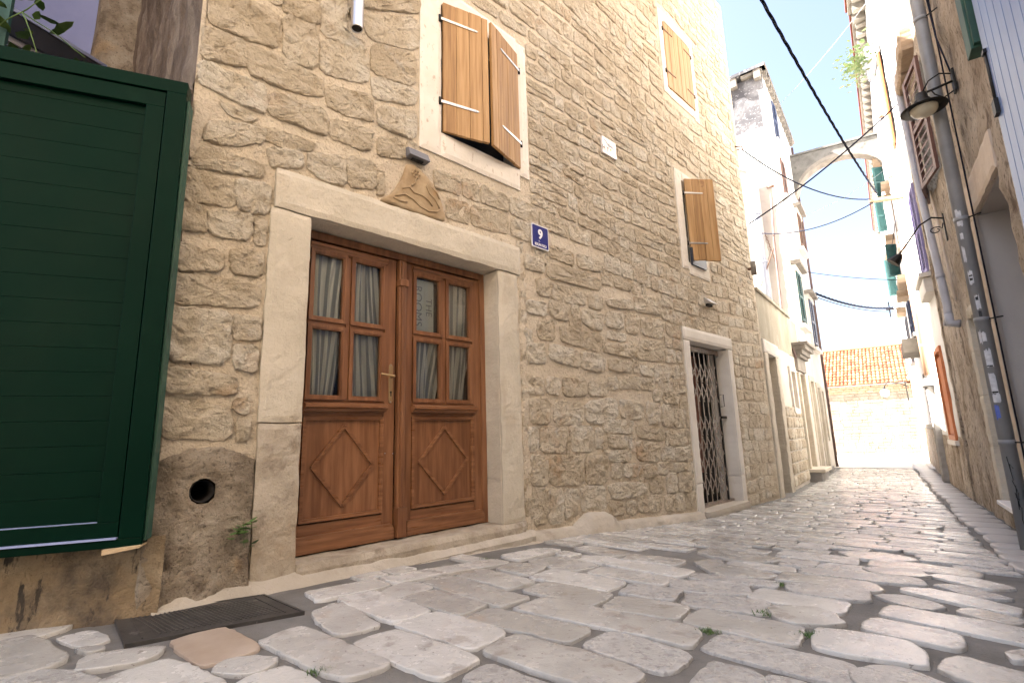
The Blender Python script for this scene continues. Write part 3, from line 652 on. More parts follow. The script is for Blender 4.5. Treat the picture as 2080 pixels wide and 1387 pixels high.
# dark rooms behind the openings are closed by inner_wall; reveals below
# ---- stones
S_T = [[(t[i] / 1000, t[i+1] / 1000) for i in range(0, len(t), 2)] for t in STONES]
RES = .01; S0, Z0 = -.8, -.6
occ = np.zeros((int(9.0 / RES), int(10.0 / RES)), bool)
def mark_rect(a, b_, c, d):
    occ[max(0, int((a - S0) / RES)):int((b_ - S0) / RES), max(0, int((c - Z0) / RES)):int((d - Z0) / RES)] = True
for r in [(-.25, 1.94, -.6, 2.56), (-.8, -.2, -.6, .80), (5.04, 6.68, -.6, 2.2), (.84, 2.16, 3.12, 4.86), (5.24, 6.2, 3.08, 4.62), (5.2, 6.34, 5.86, 7.32), (1.9, 5.1, -.6, -.08), (1.9, 3.0, -.6, .07)]: mark_rect(*r)
REL = [(.70, 3.0), (.80, 2.93), (.93, 2.9), (1.03, 2.82), (1.10, 2.7), (1.12, 2.52), (.48, 2.52), (.58, 2.66), (.66, 2.8)]
for t in S_T + [REL]:
    x0, x1 = min(p[0] for p in t), max(p[0] for p in t); y0, y1 = min(p[1] for p in t), max(p[1] for p in t)
    for i in range(max(0, int((x0 - S0) / RES)), min(occ.shape[0], int((x1 - S0) / RES) + 1)):
        for j in range(max(0, int((y0 - Z0) / RES)), min(occ.shape[1], int((y1 - Z0) / RES) + 1)):
            if point_in(t, S0 + (i + .5) * RES, Z0 + (j + .5) * RES): occ[i, j] = True
def grow(t, k):
    cx = sum(p[0] for p in t) / len(t); cy = sum(p[1] for p in t) / len(t)
    return [(p[0] + (k if p[0] > cx else -k), p[1] + (k if p[1] > cy else -k)) for p in t]
S_T = [grow(t, .010) for t in S_T]
stones = [(t, U(.004, .018)) for t in S_T]
z = -.35
while z < H_TOP - .1:
    big = z < 3.0
    h = U(.17, .235) if big else U(.14, .25)
    if z + h > H_TOP - .03: h = H_TOP - .03 - z
    if h < .07: break
    wob = lambda s_: .03 * math.sin(s_ * 1.1 + z * 2.0) + .015 * math.sin(s_ * 3.7 + z * 5)
    i = int((-.70 - S0) / RES); iend = int((7.93 - S0) / RES)
    while i < iend:
        def free(ii):
            s_ = S0 + ii * RES; zz_ = z + wob(s_)
            js = [int((zz_ + h * f - Z0) / RES) for f in (.2, .5, .8)]
            return sum(bool(occ[ii, min(max(j, 0), occ.shape[1]-1)]) for j in js) < 1
        if not free(i): i += 1; continue
        j = i
        mx = U(.18, .48) if big else U(.13, .48)
        while j < iend and free(j) and (j - i) * RES < mx: j += 1
        k2 = j
        while k2 < iend and free(k2) and (k2 - i) * RES < mx + .1: k2 += 1
        if (k2 - j) * RES < .1 - .015: j = k2
        w = (j - i) * RES
        if w > .06:
            a, c = S0 + i * RES, S0 + j * RES
            gp = U(.002, .008); jz = .014 if big else .028
            za, zc = z + wob(a), z + wob(c)
            if (not big) and w > .2 and RND.random() < .25 and h > .17:   # split into two thin stones
                zm = U(.4, .6)
                parts = [(0, zm), (zm, 1)]
            else: parts = [(0, 1)]
            for f0, f1 in parts:
                poly = [(a + gp + U(-.006, .012), za + h * f0 + gp + U(0, jz)), ((a + c) / 2, (za + zc) / 2 + h * f0 + gp + U(-.006, jz)), (c - gp + U(-.012, .006), zc + h * f0 + gp + U(0, jz)),
                        (c - gp + U(-.012, .01), zc + h * f1 - gp - U(0, jz)), ((a + c) / 2 + U(-.03, .03), (za + zc) / 2 + h * f1 - gp - U(-.006, jz)), (a + gp + U(-.01, .012), za + h * f1 - gp - U(0, jz))]
                stones.append((poly, U(-.002, .009) if not big else U(.0, .010)))
        i = j
    z += h
nrm = (float(F1.N[0]), float(F1.N[1]), 0)
def st_key(t):
    c = (sum(p[0] for p in t[0]) / len(t[0]), sum(p[1] for p in t[0]) / len(t[0]))
    return -apparent(F1.p(c[0], c[1]), nrm, area(t[0]))
stones.sort(key=st_key)
rest = mb(); cnt = 0
for poly, dep in stones:
    c = (sum(p[0] for p in poly) / len(poly), sum(p[1] for p in poly) / len(poly))
    dist = (Vector(F1.p(*c)) - CAM).length
    step = max(.014, dist * .0052)
    k = 1 if dist < 8 else 0
    V, Fc = stone_rings(poly, lambda a, b_, h: F1.p(a, b_, h), dep, step, .020 if dist < 8 else .014, WALL_RINGS if k else FAR_RINGS, jit=.006, fr1=13, fr2=38, rnd=.14)
    if cnt < 290:
        b = mb(); b.v = V; b.f = Fc; b.build('stone', M['stone'], house, recalc=False); cnt += 1
    else:
        n = len(rest.v); rest.v += V; rest.f += [tuple(q + n for q in f) for f in Fc]
o = rest.build('stonework', M['stone'], house, recalc=False); o['kind'] = 'stuff'

# ---- door surround: two-block jambs, lintel, threshold
def rough_block(fr, s0, s1, z0, z1, o0, o1, name, material, parent, step=.035, amp=.006, bev=.010, label=None):
    nx, nz_ = max(1, int((s1 - s0) / step)), max(1, int((z1 - z0) / step))
    b = mb(); idx = {}
    def w(s, z):
        return amp * (noise.noise(Vector((s * 7, z * 7, o1 * 10))) + .5 * noise.noise(Vector((s * 21, z * 21, 4))))
    for i in range(nx + 1):
        for j in range(nz_ + 1):
            s, z = s0 + (s1 - s0) * i / nx, z0 + (z1 - z0) * j / nz_
            e = (i in (0, nx)) or (j in (0, nz_))
            ds = w(z, s + 5) if i in (0, nx) else 0; dz = w(s + 9, z) if j in (0, nz_) else 0
            idx[i, j] = len(b.v); b.v.append(fr.p(s + ds, z + dz, o1 + w(s, z) - (bev if e else 0)))
    for i in range(nx):
        for j in range(nz_): b.f.append((idx[i, j], idx[i+1, j], idx[i+1, j+1], idx[i, j+1]))
    ring = [idx[i, 0] for i in range(nx + 1)] + [idx[nx, j] for j in range(1, nz_ + 1)] + [idx[i, nz_] for i in range(nx - 1, -1, -1)] + [idx[0, j] for j in range(nz_ - 1, 0, -1)]
    base = len(b.v)
    for r in ring:
        q = np.array(b.v[r][:2]); oo = (q - fr.o) @ fr.N
        q2 = q + fr.N * (o0 - oo); b.v.append((float(q2[0]), float(q2[1]), b.v[r][2]))
    for i in range(len(ring)):
        j = (i + 1) % len(ring); b.f.append((ring[i], ring[j], base + j, base + i))
    b.f.append(tuple(base + i for i in reversed(range(len(ring)))))
    return b.build(name, material, parent, smooth=False, label=label)
Q = M['quoin']
rough_block(F1, -.255, -.003, .92, 2.262, -.24, .028, 'jamb', Q, house, label='left jamb of the double door, upper block')
rough_block(F1, -.25, -.003, -.06, .912, -.24, .026, 'jamb', M['quoin_stained'], house, amp=.009, label='left jamb of the double door, stained lower block')
rough_block(F1, 1.683, 1.925, .09, 2.262, -.24, .022, 'jamb', Q, house, label='right jamb of the double door')
rough_block(F1, -.235, 1.955, 2.27, 2.535, -.24, .036, 'lintel', Q, house)
rough_block(F1, -.001, 1.93, -.10, .088, -.24, .045, 'threshold', M['quoin_stained'], house, amp=.008, bev=.02)
rough_block(F1, -.2, 2.0, -.14, .005, -.1, .10, 'footing', M['plinth'], house, amp=.012, bev=.05)
rough_block(F1, 1.93, 2.05, -.05, 2.5, -.05, .006, 'mortar_band', M['mortar'], house, amp=.01)
rough_block(F1, -.31, -.25, .75, 2.5, -.05, .001, 'mortar_band', M['mortar'], house, amp=.01)
# stained cement patch with a drain hole on the corner pier
def pier_patch():
    b = mb(); nx, nz_ = 52, 88
    idx = {}
    for i in range(nx + 1):
        for j in range(nz_ + 1):
            s = -.765 + .515 * i / nx; z = -.08 + .88 * j / nz_
            top = .70 + .09 * math.sin((s + .76) * 6.0) + .012 * noise.noise(Vector((s * 20, 0, 0)))
            zc = min(z, top); r = math.hypot(s + .51, zc - .555)
            if r < .1:
                t = max(r, 1e-3); rr = .056 + (.1 - .056) * (t / .1) if t > 0 else .056
                s2 = -.51 + (s + .51) / t * rr; z2 = .555 + (zc - .555) / t * rr
            else: s2, z2 = s, zc
            o = .022 + .016 * noise.noise(Vector((s * 9, z * 9, 2))) + .007 * noise.noise(Vector((s * 30, z * 30, 2)))
            if i == 0: s2 += .02 * noise.noise(Vector((z * 8, 1, 1)))
            if r < .1: o -= .008 * (1 - r / .1)
            o += max(0, .18 - z) * .18
            if zc >= top - .001 or i == 0 or i == nx: o = -.03
            idx[i, j] = len(b.v); b.v.append(F1.p(s2, z2, o))
    hole = set()
    for i in range(nx):
        for j in range(nz_):
            s = -.765 + .515 * (i + .5) / nx; z = -.08 + .88 * (j + .5) / nz_
            if math.hypot(s + .51, z - .555) < .022: continue
            b.f.append((idx[i, j], idx[i+1, j], idx[i+1, j+1], idx[i, j+1]))
    b.build('cement_patch', M['pier'], house, smooth=True, recalc=False)
    b = mb(); n = 24
    for r, o in ((.057, .014), (.052, .0), (.050, -.35)):
        for j in range(n):
            a = 2 * math.pi * j / n; b.v.append(F1.p(-.51 + r * math.cos(a), .555 + r * math.sin(a), o))
    for k in range(2):
        for j in range(n): b.f.append((k*n+j, k*n+(j+1) % n, (k+1)*n+(j+1) % n, (k+1)*n+j))
    b.f.append(tuple(2*n + j for j in range(n)))
    b.build('drain_hole', M['dark'], house, smooth=True, recalc=False)
pier_patch()
# cement plinth with the broken lump
def plinth():
    b = mb(); nx, nz_ = 90, 7; idx = {}
    for i in range(nx + 1):
        s = 1.95 + 3.12 * i / nx; g0 = gf(F1, s, .05)
        t = g0 + .085 + .01 * noise.noise(Vector((s * 5, 2, 0)))
        lump = max(0.0, 1 - abs(s - 2.92) / .34)
        t += .11 * min(1, lump * 1.8)
        if 2.05 < s < 2.6: t -= .01
        for j in range(nz_ + 1):
            f = j / nz_; z = g0 - .03 + (t - g0 + .03) * f
            o = .085 * (1 - f) ** .6 + .02 + .012 * noise.noise(Vector((s * 8, z * 20, 5))) + .05 * min(1, lump * 2) * (1 - f * .3)
            if j == nz_: o = -.03
            idx[i, j] = len(b.v); b.v.append(F1.p(s, z, o))
    for i in range(nx):
        for j in range(nz_): b.f.append((idx[i, j], idx[i+1, j], idx[i+1, j+1], idx[i, j+1]))
    b.build('cement_plinth', M['plinth'], house, smooth=True, recalc=False)
plinth()
# cement fillet at the foot of the corner pier and in front of the step
b = mb(); idx = {}
nx = 70
for i in range(nx + 1):
    s = -.70 + 2.8 * i / nx; g0 = gf(F1, s, .1)
    for j, (o, h) in enumerate(((.005, .065), (.04, .045), (.065, .02), (.09, .004), (.12, -.02))):
        idx[i, j] = len(b.v); b.v.append(F1.p(s, g0 + h + .012 * noise.noise(Vector((s * 6, o * 20, 1))), o + (.02 if j else 0) * noise.noise(Vector((s * 5, 2, 2)))))
for i in range(nx):
    for j in range(4): b.f.append((idx[i, j], idx[i+1, j], idx[i+1, j+1], idx[i, j+1]))
b.build('cement_fillet', M['plinth'], house, smooth=True, recalc=False)

# ---- brown double door
DP = -.20        # plane of the door leaves behind the wall face
door = mb()
door.box(F1, .0, .055, .09, 2.262, DP - .05, DP + .02); door.box(F1, 1.63, 1.68, .09, 2.262, DP - .05, DP + .02); door.box(F1, .055, 1.63, 2.205, 2.262, DP - .05, DP + .02)
door = door.build('door', M['wood'], house, bevel=.003, label='two-leaf brown wooden door with eight panes')
def leaf(s0, s1, pane_s, kick, diamond):
    """one leaf: stiles, rails, glazing bars, raised panel"""
    b = mb()
    zt, zb = 2.20, .115
    a0, a1 = pane_s[0]; c0, c1 = pane_s[1]
    b.box(F1, s0, a0 - .028, zb, zt, DP - .04, DP); b.box(F1, c1 + .028, s1, zb, zt, DP - .04, DP)
    b.box(F1, a1 + .024, c0 - .024, 1.085, 2.13, DP - .04, DP - .002)
    b.build('stile', M['wood'], door, bevel=.003)
    L0, L1 = a0 - .027, c1 + .027
    for r_ in [(L0, L1, 2.135, zt, DP - .04, DP - .003), (L0, L1, .965, 1.083, DP - .04, DP - .003), (L0, L1, zb, .275, DP - .04, DP - .003)] + [(q0 - .02, q1 + .02, 1.586, 1.634, DP - .038, DP - .004) for q0, q1 in pane_s]:
        mb().box(F1, *r_).build('rail', M['wood_h'], door, bevel=.003)
    # sash mouldings round every pane
    for (q0, q1) in pane_s:
        for (z0, z1) in ((1.645, 2.12), (1.10, 1.575)):
            b = mb(); t = .02
            for k, (tt, oo) in enumerate(((.022, .012), (.012, .006))):
                e = .0 if k == 0 else -.010
                b.box(F1, q0 - tt - e, q0 - e, z0 - tt - e, z1 + tt + e, DP - .03, DP + oo); b.box(F1, q1 + e, q1 + tt + e, z0 - tt - e, z1 + tt + e, DP - .03, DP + oo)
                b.box(F1, q0 - e, q1 + e, z1 + e, z1 + tt + e, DP - .03, DP + oo - .0005); b.box(F1, q0 - e, q1 + e, z0 - tt - e, z0 - e, DP - .03, DP + oo - .0005)
            b.build('sash_moulding', M['wood'], door)
            mb().box(F1, q0 - .003, q1 + .003, z0 - .003, z1 + .003, DP - .022, DP - .019).build('pane', M['glass'], door)
    # cornice above and drip rail below the panes
    for (z0, h, o, sh) in ((2.142, .05, .03, .0), (1.0, .058, .062, .03)):
        b = mb()
        prof = [(0, 0), (o * .55, 0), (o * .6, h * .25), (o, h * .45), (o, h * .75), (o * .35, h), (0, h)]
        P_ = [[F1.p(L0 - .005 + sh * 0, z0 + q, DP - .001 + p) for p, q in prof], [F1.p(L1 + .01, z0 + q, DP - .001 + p) for p, q in prof]]
        n = len(b.v); b.v += P_[0] + P_[1]; k = len(prof)
        b.f += [tuple(range(k)), tuple(range(2*k-1, k-1, -1))] + [(i, k+i, k+(i+1) % k, (i+1) % k) for i in range(k)]
        b.build('moulded_rail', M['wood_h'], door)
    # raised panel with a diamond bead
    b = mb(); z0, z1 = .305, .945
    b.box(F1, L0 + .012, L1 - .012, z0, z1, DP - .04, DP - .014); b.build('panel', M['wood'], door)
    b = mb()
    for (tt, oo) in ((.024, .008), (.012, .014)):
        b.box(F1, L0, L0 + tt, z0 - .02, z1 + .02, DP - .02, DP + oo); b.box(F1, L1 - tt, L1, z0 - .02, z1 + .02, DP - .02, DP + oo)
        b.box(F1, L0 + tt, L1 - tt, z1 + .02 - tt, z1 + .02, DP - .02, DP + oo - .0005); b.box(F1, L0 + tt, L1 - tt, z0 - .02, z0 - .02 + tt, DP - .02, DP + oo - .0005)
    b.build('panel_bead', M['wood_h'], door)
    dl, dr, dt, db_ = diamond; cs, cz = (dl + dr) / 2, (dt + db_) / 2
    b = mb()
    pts = [(dl, cz), (cs, db_), (dr, cz), (cs, dt)]
    for i in range(4):
        p, q = pts[i], pts[(i + 1) % 4]
        b.bar(F1.p(*p, DP - .007), F1.p(*q, DP - .007), .022, .022, upv=(float(F1.N[0]), float(F1.N[1]), 0))
    b.build('diamond_bead', M['wood_h'], door)
    # weather board along the foot
    k0, k1 = kick
    b = mb(); b.prism(F1, [(k0, .098), (k1, .098), (k1, .165), (k1 - .025, .205), (k0 + .01, .205), (k0, .19)], DP - .001, DP + .032)
    b.build('weather_board', M['wood_h'], door, bevel=.006)
leaf(.055, .775, [(.115, .345), (.42, .655)], (.06, .775), (.165, .605, .90, .365))
leaf(.865, 1.632, [(.955, 1.20), (1.28, 1.52)], (.875, 1.632), (1.005, 1.485, .885, .365))
b = mb(); b.box(F1, .79, .855, .30, 2.2, DP - .02, DP + .03); b.box(F1, .805, .84, .29, 2.19, DP + .03, DP + .045); b.build('meeting_bead', M['wood'], door, bevel=.006)
b = mb(); b.box(F1, .785, .86, 1.985, 2.04, DP - .02, DP + .055); b.box(F1, .785, .86, .10, .31, DP - .02, DP + .055); b.build('bead_block', M['wood'], door, bevel=.006)
# handle, rose plate and keyhole
b = mb(); b.prism(F1, [(.722, 1.085), (.728, 1.07), (.738, 1.063), (.75, 1.07), (.757, 1.085), (.757, 1.345), (.75, 1.36), (.738, 1.366), (.728, 1.36), (.722, 1.345)], DP - .001, DP + .006)
b.build('handle_plate', M['brass'], door, bevel=.002)
b = mb(); b.tube([F1.p(.74, 1.265, DP), F1.p(.74, 1.265, DP + .05), F1.p(.735, 1.267, DP + .058), F1.p(.70, 1.268, DP + .06), F1.p(.66, 1.272, DP + .058), F1.p(.63, 1.277, DP + .052)], [.010, .010, .009, .0075, .008, .009], 10)
b.build('handle', M['brass'], door, smooth=True)
b = mb(); b.lathe(F1.p(.74, 1.148, DP + .006), [(.0, .003), (.007, .003), (.009, 0)], 12, (float(F1.N[0]), float(F1.N[1]), 0)); b.box(F1, .736, .744, 1.118, 1.146, DP + .005, DP + .009); b.build('keyhole', M['iron'], door)
for (s, z) in ((.74, 1.352), (.74, 1.076), (.70, .70), (.765, .695)):
    b = mb(); b.lathe(F1.p(s, z, DP + .002), [(.0, .006), (.004, .005), (.004, 0)], 8, (float(F1.N[0]), float(F1.N[1]), 0)); b.build('screw', M['steel'], door)
b = mb(); b.box(F1, 0, 1.68, .0, .115, DP - .06, DP + .0); b.build('door_sill', M['dark'], door)
# curtains hanging behind the panes
def curtain(s0, s1, z0, z1, slant, seed):
    nx, nz_ = 60, 26; V = []; Fc = []; uvs = []
    for j in range(nz_ + 1):
        f = j / nz_; z = z0 + (z1 - z0) * f
        gather = 1 - .14 * abs(math.sin(f * 2.6 + seed))
        for i in range(nx + 1):
            g = i / nx
            s = s0 + (s1 - s0) * g + slant * (f - .5) * (g - .3) * .25 + .01 * math.sin(f * 4 + seed)
            o = DP - .058 + .018 * math.sin(g * 34 * gather + seed + f * 1.5) + .012 * math.sin(g * 13 + f * 3 + seed * 2)
            V.append(F1.p(s, z, o)); uvs.append((g * (s1 - s0) * 1.25 + .006 * math.sin(g * 34 * gather + seed + f), f, seed))
    for j in range(nz_):
        for i in range(nx): Fc.append((j*(nx+1)+i, j*(nx+1)+i+1, (j+1)*(nx+1)+i+1, (j+1)*(nx+1)+i))
    b = mb(); b.v = V; b.f = Fc
    o = b.build('curtain', M['curtain'], door, smooth=True, recalc=False)
    at = o.data.attributes.new('cloth', 'FLOAT_VECTOR', 'POINT')
    at.data.foreach_set('vector', [c for u in uvs for c in u])
curtain(.06, .39, 1.07, 2.14, 1.0, 1.3); curtain(.39, .70, 1.07, 2.14, -.9, 2.2); curtain(.92, 1.23, 1.07, 1.62, .6, 3.7); curtain(1.23, 1.57, 1.07, 2.14, .9, 5.1)
mb().box(F1, .945, 1.165, 1.655, 2.10, DP - .05, DP - .045).build('paper_notice', M['paper'], door)
b = mb(); b.box(F1, .0, 1.68, .1, 2.26, -.46, -.44); b.build('back_board', M['dark'], door)

# text helper
def text_mesh(txt, fr, s, z, off, size, material, parent, name='lettering', rot=0.0, bold=0.0, sx=1.0, align='CENTER'):
    cu = bpy.data.curves.new('t', 'FONT'); cu.body = txt; cu.size = size; cu.align_x = align; cu.align_y = 'CENTER'; cu.offset = bold; cu.resolution_u = 3
    ob = bpy.data.objects.new('t', cu); col.objects.link(ob)
    dg = bpy.context.evaluated_depsgraph_get(); me = ob.evaluated_get(dg).to_mesh()
    c, sn = math.cos(rot), math.sin(rot)
    b = mb()
    for vtx in me.vertices:
        x, y = vtx.co.x * sx, vtx.co.y
        b.v.append(fr.p(s + (x * c - y * sn), z + (x * sn + y * c), off))
    b.f = [tuple(p.vertices) for p in me.polygons]
    ob.evaluated_get(dg).to_mesh_clear(); bpy.data.objects.remove(ob); bpy.data.curves.remove(cu)
    return b.build(name, material, parent, recalc=False)
for (t_, s, sz) in (('THE', 1.115, .085), ('ROOMS', 1.01, .10)):
    text_mesh(t_, F1, s, 1.875, DP - .0435, sz, M['ink_grey'], door, 'printed_lettering', rot=-math.pi / 2, sx=1.0)

# ---- plank shutters
def shutter(fr, hinge, free, z0, z1, nb, off_h, off_f, parent, hinges, label=None, hinge_len=.34, boards_w=None, hm='steel'):
    """hinge/free: s of the two edges; off_*: how far each stands out from the wall"""
    T = .03
    A = np.array(fr.p(hinge, 0, off_h)[:2]); B = np.array(fr.p(free, 0, off_f)[:2])
    W = float(np.linalg.norm(B - A)); d = (B - A) / W
    loc = Frame(0, 0, 0, 1); loc.o = A; loc.D = d
    n = np.array([d[1], -d[0]]);  n = n if n @ fr.N > 0 else -n
    loc.N = n
    root = mb().box(loc, .03, W - .03, z0 + .06, z0 + .12, -.045, -.026).box(loc, .03, W - .03, z1 - .16, z1 - .10, -.045, -.026).build('shutter', M['board'], parent, label=label)
    ws = [0]; 
    for i in range(nb): ws.append(ws[-1] + (boards_w[i] if boards_w else 1) )
    ws = [w / ws[-1] * W for w in ws]
    for i in range(nb):
        b = mb(); b.box(loc, ws[i] + .0015, ws[i+1] - .0015, z0 + U(-.004, .004), z1 + U(-.005, .005), -T + .004, U(.002, .005)); b.build('board', M['board'], root, bevel=.003)
    for hz in hinges:
        b = mb(); b.prism(loc, [(-.02, hz - .013), (hinge_len - .02, hz - .010), (hinge_len, hz), (hinge_len - .02, hz + .010), (-.02, hz + .013)], .006, .010)
        for q in (.12, .24, hinge_len - .03): b.lathe(loc.p(q, hz, .010), [(0, .005), (.006, .003), (.007, 0)], 8, (float(n[0]), float(n[1]), 0))
        b.build('strap_hinge', M[hm], root)
        b = mb(); b.tube([loc.p(-.03, hz - .03, .0), loc.p(-.03, hz + .035, .0)], .011, 8); b.tube([loc.p(-.03, hz - .015, .0), loc.p(-.05, hz - .015, -.10)], .008, 6)
        b.build('hinge_pin', M['iron'], root, smooth=True)
    return root
FP = M['frame_plaster']
# window 1
for (a, b_, c, d) in ((.85, 1.068, 3.14, 4.86), (2.012, 2.15, 3.30, 4.80), (1.068, 2.012, 3.14, 3.357), (1.068, 2.012, 4.623, 4.83)):
    rough_block(F1, a, b_, c, d, -.22, .016, 'window_surround', FP, house, amp=.004)
mb().box(F1, 1.07, 2.01, 3.36, 4.62, -.26, -.22).build('window_pane', M['navyframe'], house)
shutter(F1, 1.075, 1.50, 3.365, 4.64, 4, .025, .145, house, (3.64, 4.46), boards_w=(1, 1.0, 1.0, .5), label='left plank shutter above the double door')
shutter(F1, 2.01, 1.54, 3.365, 4.64, 5, .025, .150, house, (3.64, 4.46), boards_w=(1, .8, .8, .8, .8), label='right plank shutter above the double door')
# window 3 (lower right, single shutter ajar)
for (a, b_, c, d) in ((5.27, 5.468, 3.08, 4.62), (5.468, 6.12, 3.02, 3.197), (5.982, 6.12, 3.197, 4.48), (5.468, 6.12, 4.482, 4.62)):
    rough_block(F1, a, b_, c, d, -.22, .014, 'window_surround', FP, house, amp=.004)
mb().box(F1, 5.47, 5.98, 3.2, 4.48, -.26, -.22).build('window_pane', M['navyframe'], house)
mb().box(F1, 5.50, 5.95, 3.16, 3.42, .02, .05).build('inner_ledge', M['navyframe'], house)
shutter(F1, 5.515, 5.885, 3.23, 4.51, 4, .03, .30, house, (3.49, 4.28), label='single plank shutter standing ajar', hinge_len=.28)
# window 2 (upper right)
for (a, b_, c, d) in ((5.22, 5.398, 5.86, 7.34), (6.202, 6.36, 5.80, 7.34), (5.398, 6.202, 5.84, 6.048), (5.398, 6.202, 7.202, 7.34)):
    rough_block(F1, a, b_, c, d, -.22, .012, 'window_surround', FP, house, amp=.004)
mb().box(F1, 5.40, 6.20, 6.05, 7.2, -.26, -.22).build('window_pane', M['navyframe'], house)
shutter(F1, 5.33, 5.76, 5.97, 7.13, 3, .02, .03, house, (6.24, 6.98), label='left plank shutter of the top window', hinge_len=.26, hm='rust')
shutter(F1, 6.21, 5.77, 5.97, 7.13, 3, .02, .03, house, (6.24, 6.98), label='right plank shutter of the top window', hinge_len=.26, hm='rust')
# ---- doorway with the scissor gate
WS = M['white_stone']
rough_block(F1, 5.07, 5.235, .13, 2.012, -.34, .02, 'jamb', WS, house, amp=.003, label='left jamb of the gated doorway, upper block')
rough_block(F1, 5.06, 5.235, -.36, .123, -.34, .018, 'jamb', WS, house, amp=.003, label='left jamb of the gated doorway, lower block')
rough_block(F1, 6.485, 6.62, .13, 2.012, -.34, .02, 'jamb', WS, house, amp=.003, label='right jamb of the gated doorway, upper block')
rough_block(F1, 6.485, 6.61, -.36, .123, -.34, .018, 'jamb', WS, house, amp=.003, label='right jamb of the gated doorway, lower block')
rough_block(F1, 5.06, 6.64, 2.02, 2.195, -.34, .026, 'lintel', WS, house, amp=.003)
rough_block(F1, 5.19, 6.50, -.37, -.232, -.34, .09, 'doorstep', M['plinth'], house, amp=.002, bev=.006)
gate = mb().box(F1, 5.24, 6.48, 1.93, 2.0, -.19, -.15).build('scissor_gate', M['rust_gate'], house, label='folding lattice gate, dull grey steel')
mb().box(F1, 5.24, 6.48, -.235, -.20, -.19, -.13).build('floor_track', M['rust_gate'], gate)
GO = -.135; nb = 7; gs = [5.30 + i * .155 for i in range(nb)]
for i, s in enumerate(gs):
    b = mb()
    b.box(F1, s, s + .014, -.20, 1.93, GO, GO + .006); b.box(F1, s + .034, s + .048, -.20, 1.93, GO - .012, GO - .006)
    b.build('upright', M['rust_gate'], gate)
for i in range(nb - 1):
    s0, s1 = gs[i] + .007, gs[i+1] + .041
    for zc in (1.47, .72, .0 - .02 + .22):
        for dz in (-.14, .14):
            b = mb()
            b.bar(F1.p(s0, zc + dz - .13, GO + .008), F1.p(s1, zc + dz + .13, GO + .008), .004, .018, upv=(0, 0, 1)); b.bar(F1.p(s0, zc + dz + .13, GO + .013), F1.p(s1, zc + dz - .13, GO + .013), .004, .018)
            b.build('lattice_bar', M['rust_gate'], gate)
b = mb(); b.box(F1, 6.28, 6.31, -.2, 1.93, GO - .01, GO + .012)
b.tube([F1.p(6.33, 1.14, GO + .01), F1.p(6.34, 1.14, GO + .06), F1.p(6.34, 1.32, GO + .06), F1.p(6.33, 1.32, GO + .01)], .006, 6); b.build('gate_handle', M['iron'], gate)
mb().box(F1, 6.30, 6.46, .96, 1.0, GO, GO + .03).build('latch', M['iron'], gate)
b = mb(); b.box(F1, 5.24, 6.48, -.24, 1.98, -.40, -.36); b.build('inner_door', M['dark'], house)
b = mb(); b.box(F1, 5.245, 5.31, -.2, 1.5, -.28, -.20); b.box(F1, 5.9, 6.05, .2, 1.9, -.35, -.31); b.box(F1, 5.5, 5.58, .0, 1.9, -.35, -.31); b.build('inner_door_post', M['panel_red'], house)
for (s0, s1, z0, z1) in ((5.34, 5.52, 1.66, 1.84), (5.56, 5.78, 1.68, 1.86)): mb().box(F1, s0, s1, z0, z1, -.35, -.335).build('inner_pane', M['render_grey'], house)

# ================================================================== THINGS ON THE STONE HOUSE
n1 = (float(F1.N[0]), float(F1.N[1]), 0)
sign = thing('number_sign', 'blue enamel house number sign reading 9, right of the double door', 'sign', F1.p(2.25, 2.6, .02))
b = mb(); rc = .014
def round_rect(s0, s1, z0, z1, r, n=4):
    pts = []
    for cx, cz, a0 in ((s1 - r, z1 - r, 0), (s0 + r, z1 - r, 90), (s0 + r, z0 + r, 180), (s1 - r, z0 + r, 270)):
        for i in range(n + 1):
            a = rad(a0 + 90 * i / n); pts.append((cx + r * math.cos(a), cz + r * math.sin(a)))
    return pts
b.prism(F1, round_rect(2.130, 2.375, 2.598, 2.84, .018), .018, .026); b.build('plate_rim', M['white_enamel'], sign)
b = mb(); b.prism(F1, round_rect(2.140, 2.365, 2.608, 2.83, .014), .022, .0275); b.build('plate', M['blue_sign'], sign)
text_mesh('9', F1, 2.2525, 2.742, .0282, .135, M['white_enamel'], sign, 'numeral', bold=.005)
text_mesh('UL.', F1, 2.235, 2.672, .0282, .018, M['white_enamel'], sign, 'lettering')
text_mesh('BISKUPA FOSCA', F1, 2.2525, 2.633, .0282, .038, M['white_enamel'], sign, 'lettering', bold=.001, sx=.62)
plaque = thing('tile_plaque', 'small white tile plaque with a grey bird, high between the shuttered windows', 'plaque', F1.p(3.58, 4.14, .02))
b = mb(); b.box(F1, 3.44, 3.73, 4.12, 4.34, .0, .026); b.build('tile', M['tile_white'], plaque, bevel=.004)
b = mb()
wing = [(3.47, 4.30), (3.50, 4.305), (3.535, 4.285), (3.565, 4.262), (3.575, 4.29), (3.59, 4.285), (3.588, 4.26), (3.615, 4.27), (3.645, 4.262), (3.70, 4.222), (3.65, 4.245), (3.61, 4.245), (3.57, 4.235), (3.53, 4.262), (3.50, 4.288)]
b.prism(F1, wing, .026, .0275); b.build('bird', M['ink_grey'], plaque, recalc=False)
text_mesh('H T', F1, 3.50, 4.185, .0275, .085, M['ink_brown'], plaque, 'lettering', bold=.002)
mb().box(F1, 3.59, 3.62, 4.195, 4.22, .026, .0275).build('beak_mark', M['ochre_ink'], plaque)
lamp = thing('wall_light', 'small grey wedge-shaped wall light above the carved stone', 'wall light', F1.p(.81, 2.97, .05))
b = mb(); n = 0
a = [F1.p(.715, 2.985, .0), F1.p(.715, 3.07, .0), F1.p(.715, 3.06, .05), F1.p(.715, 2.985, .085)]
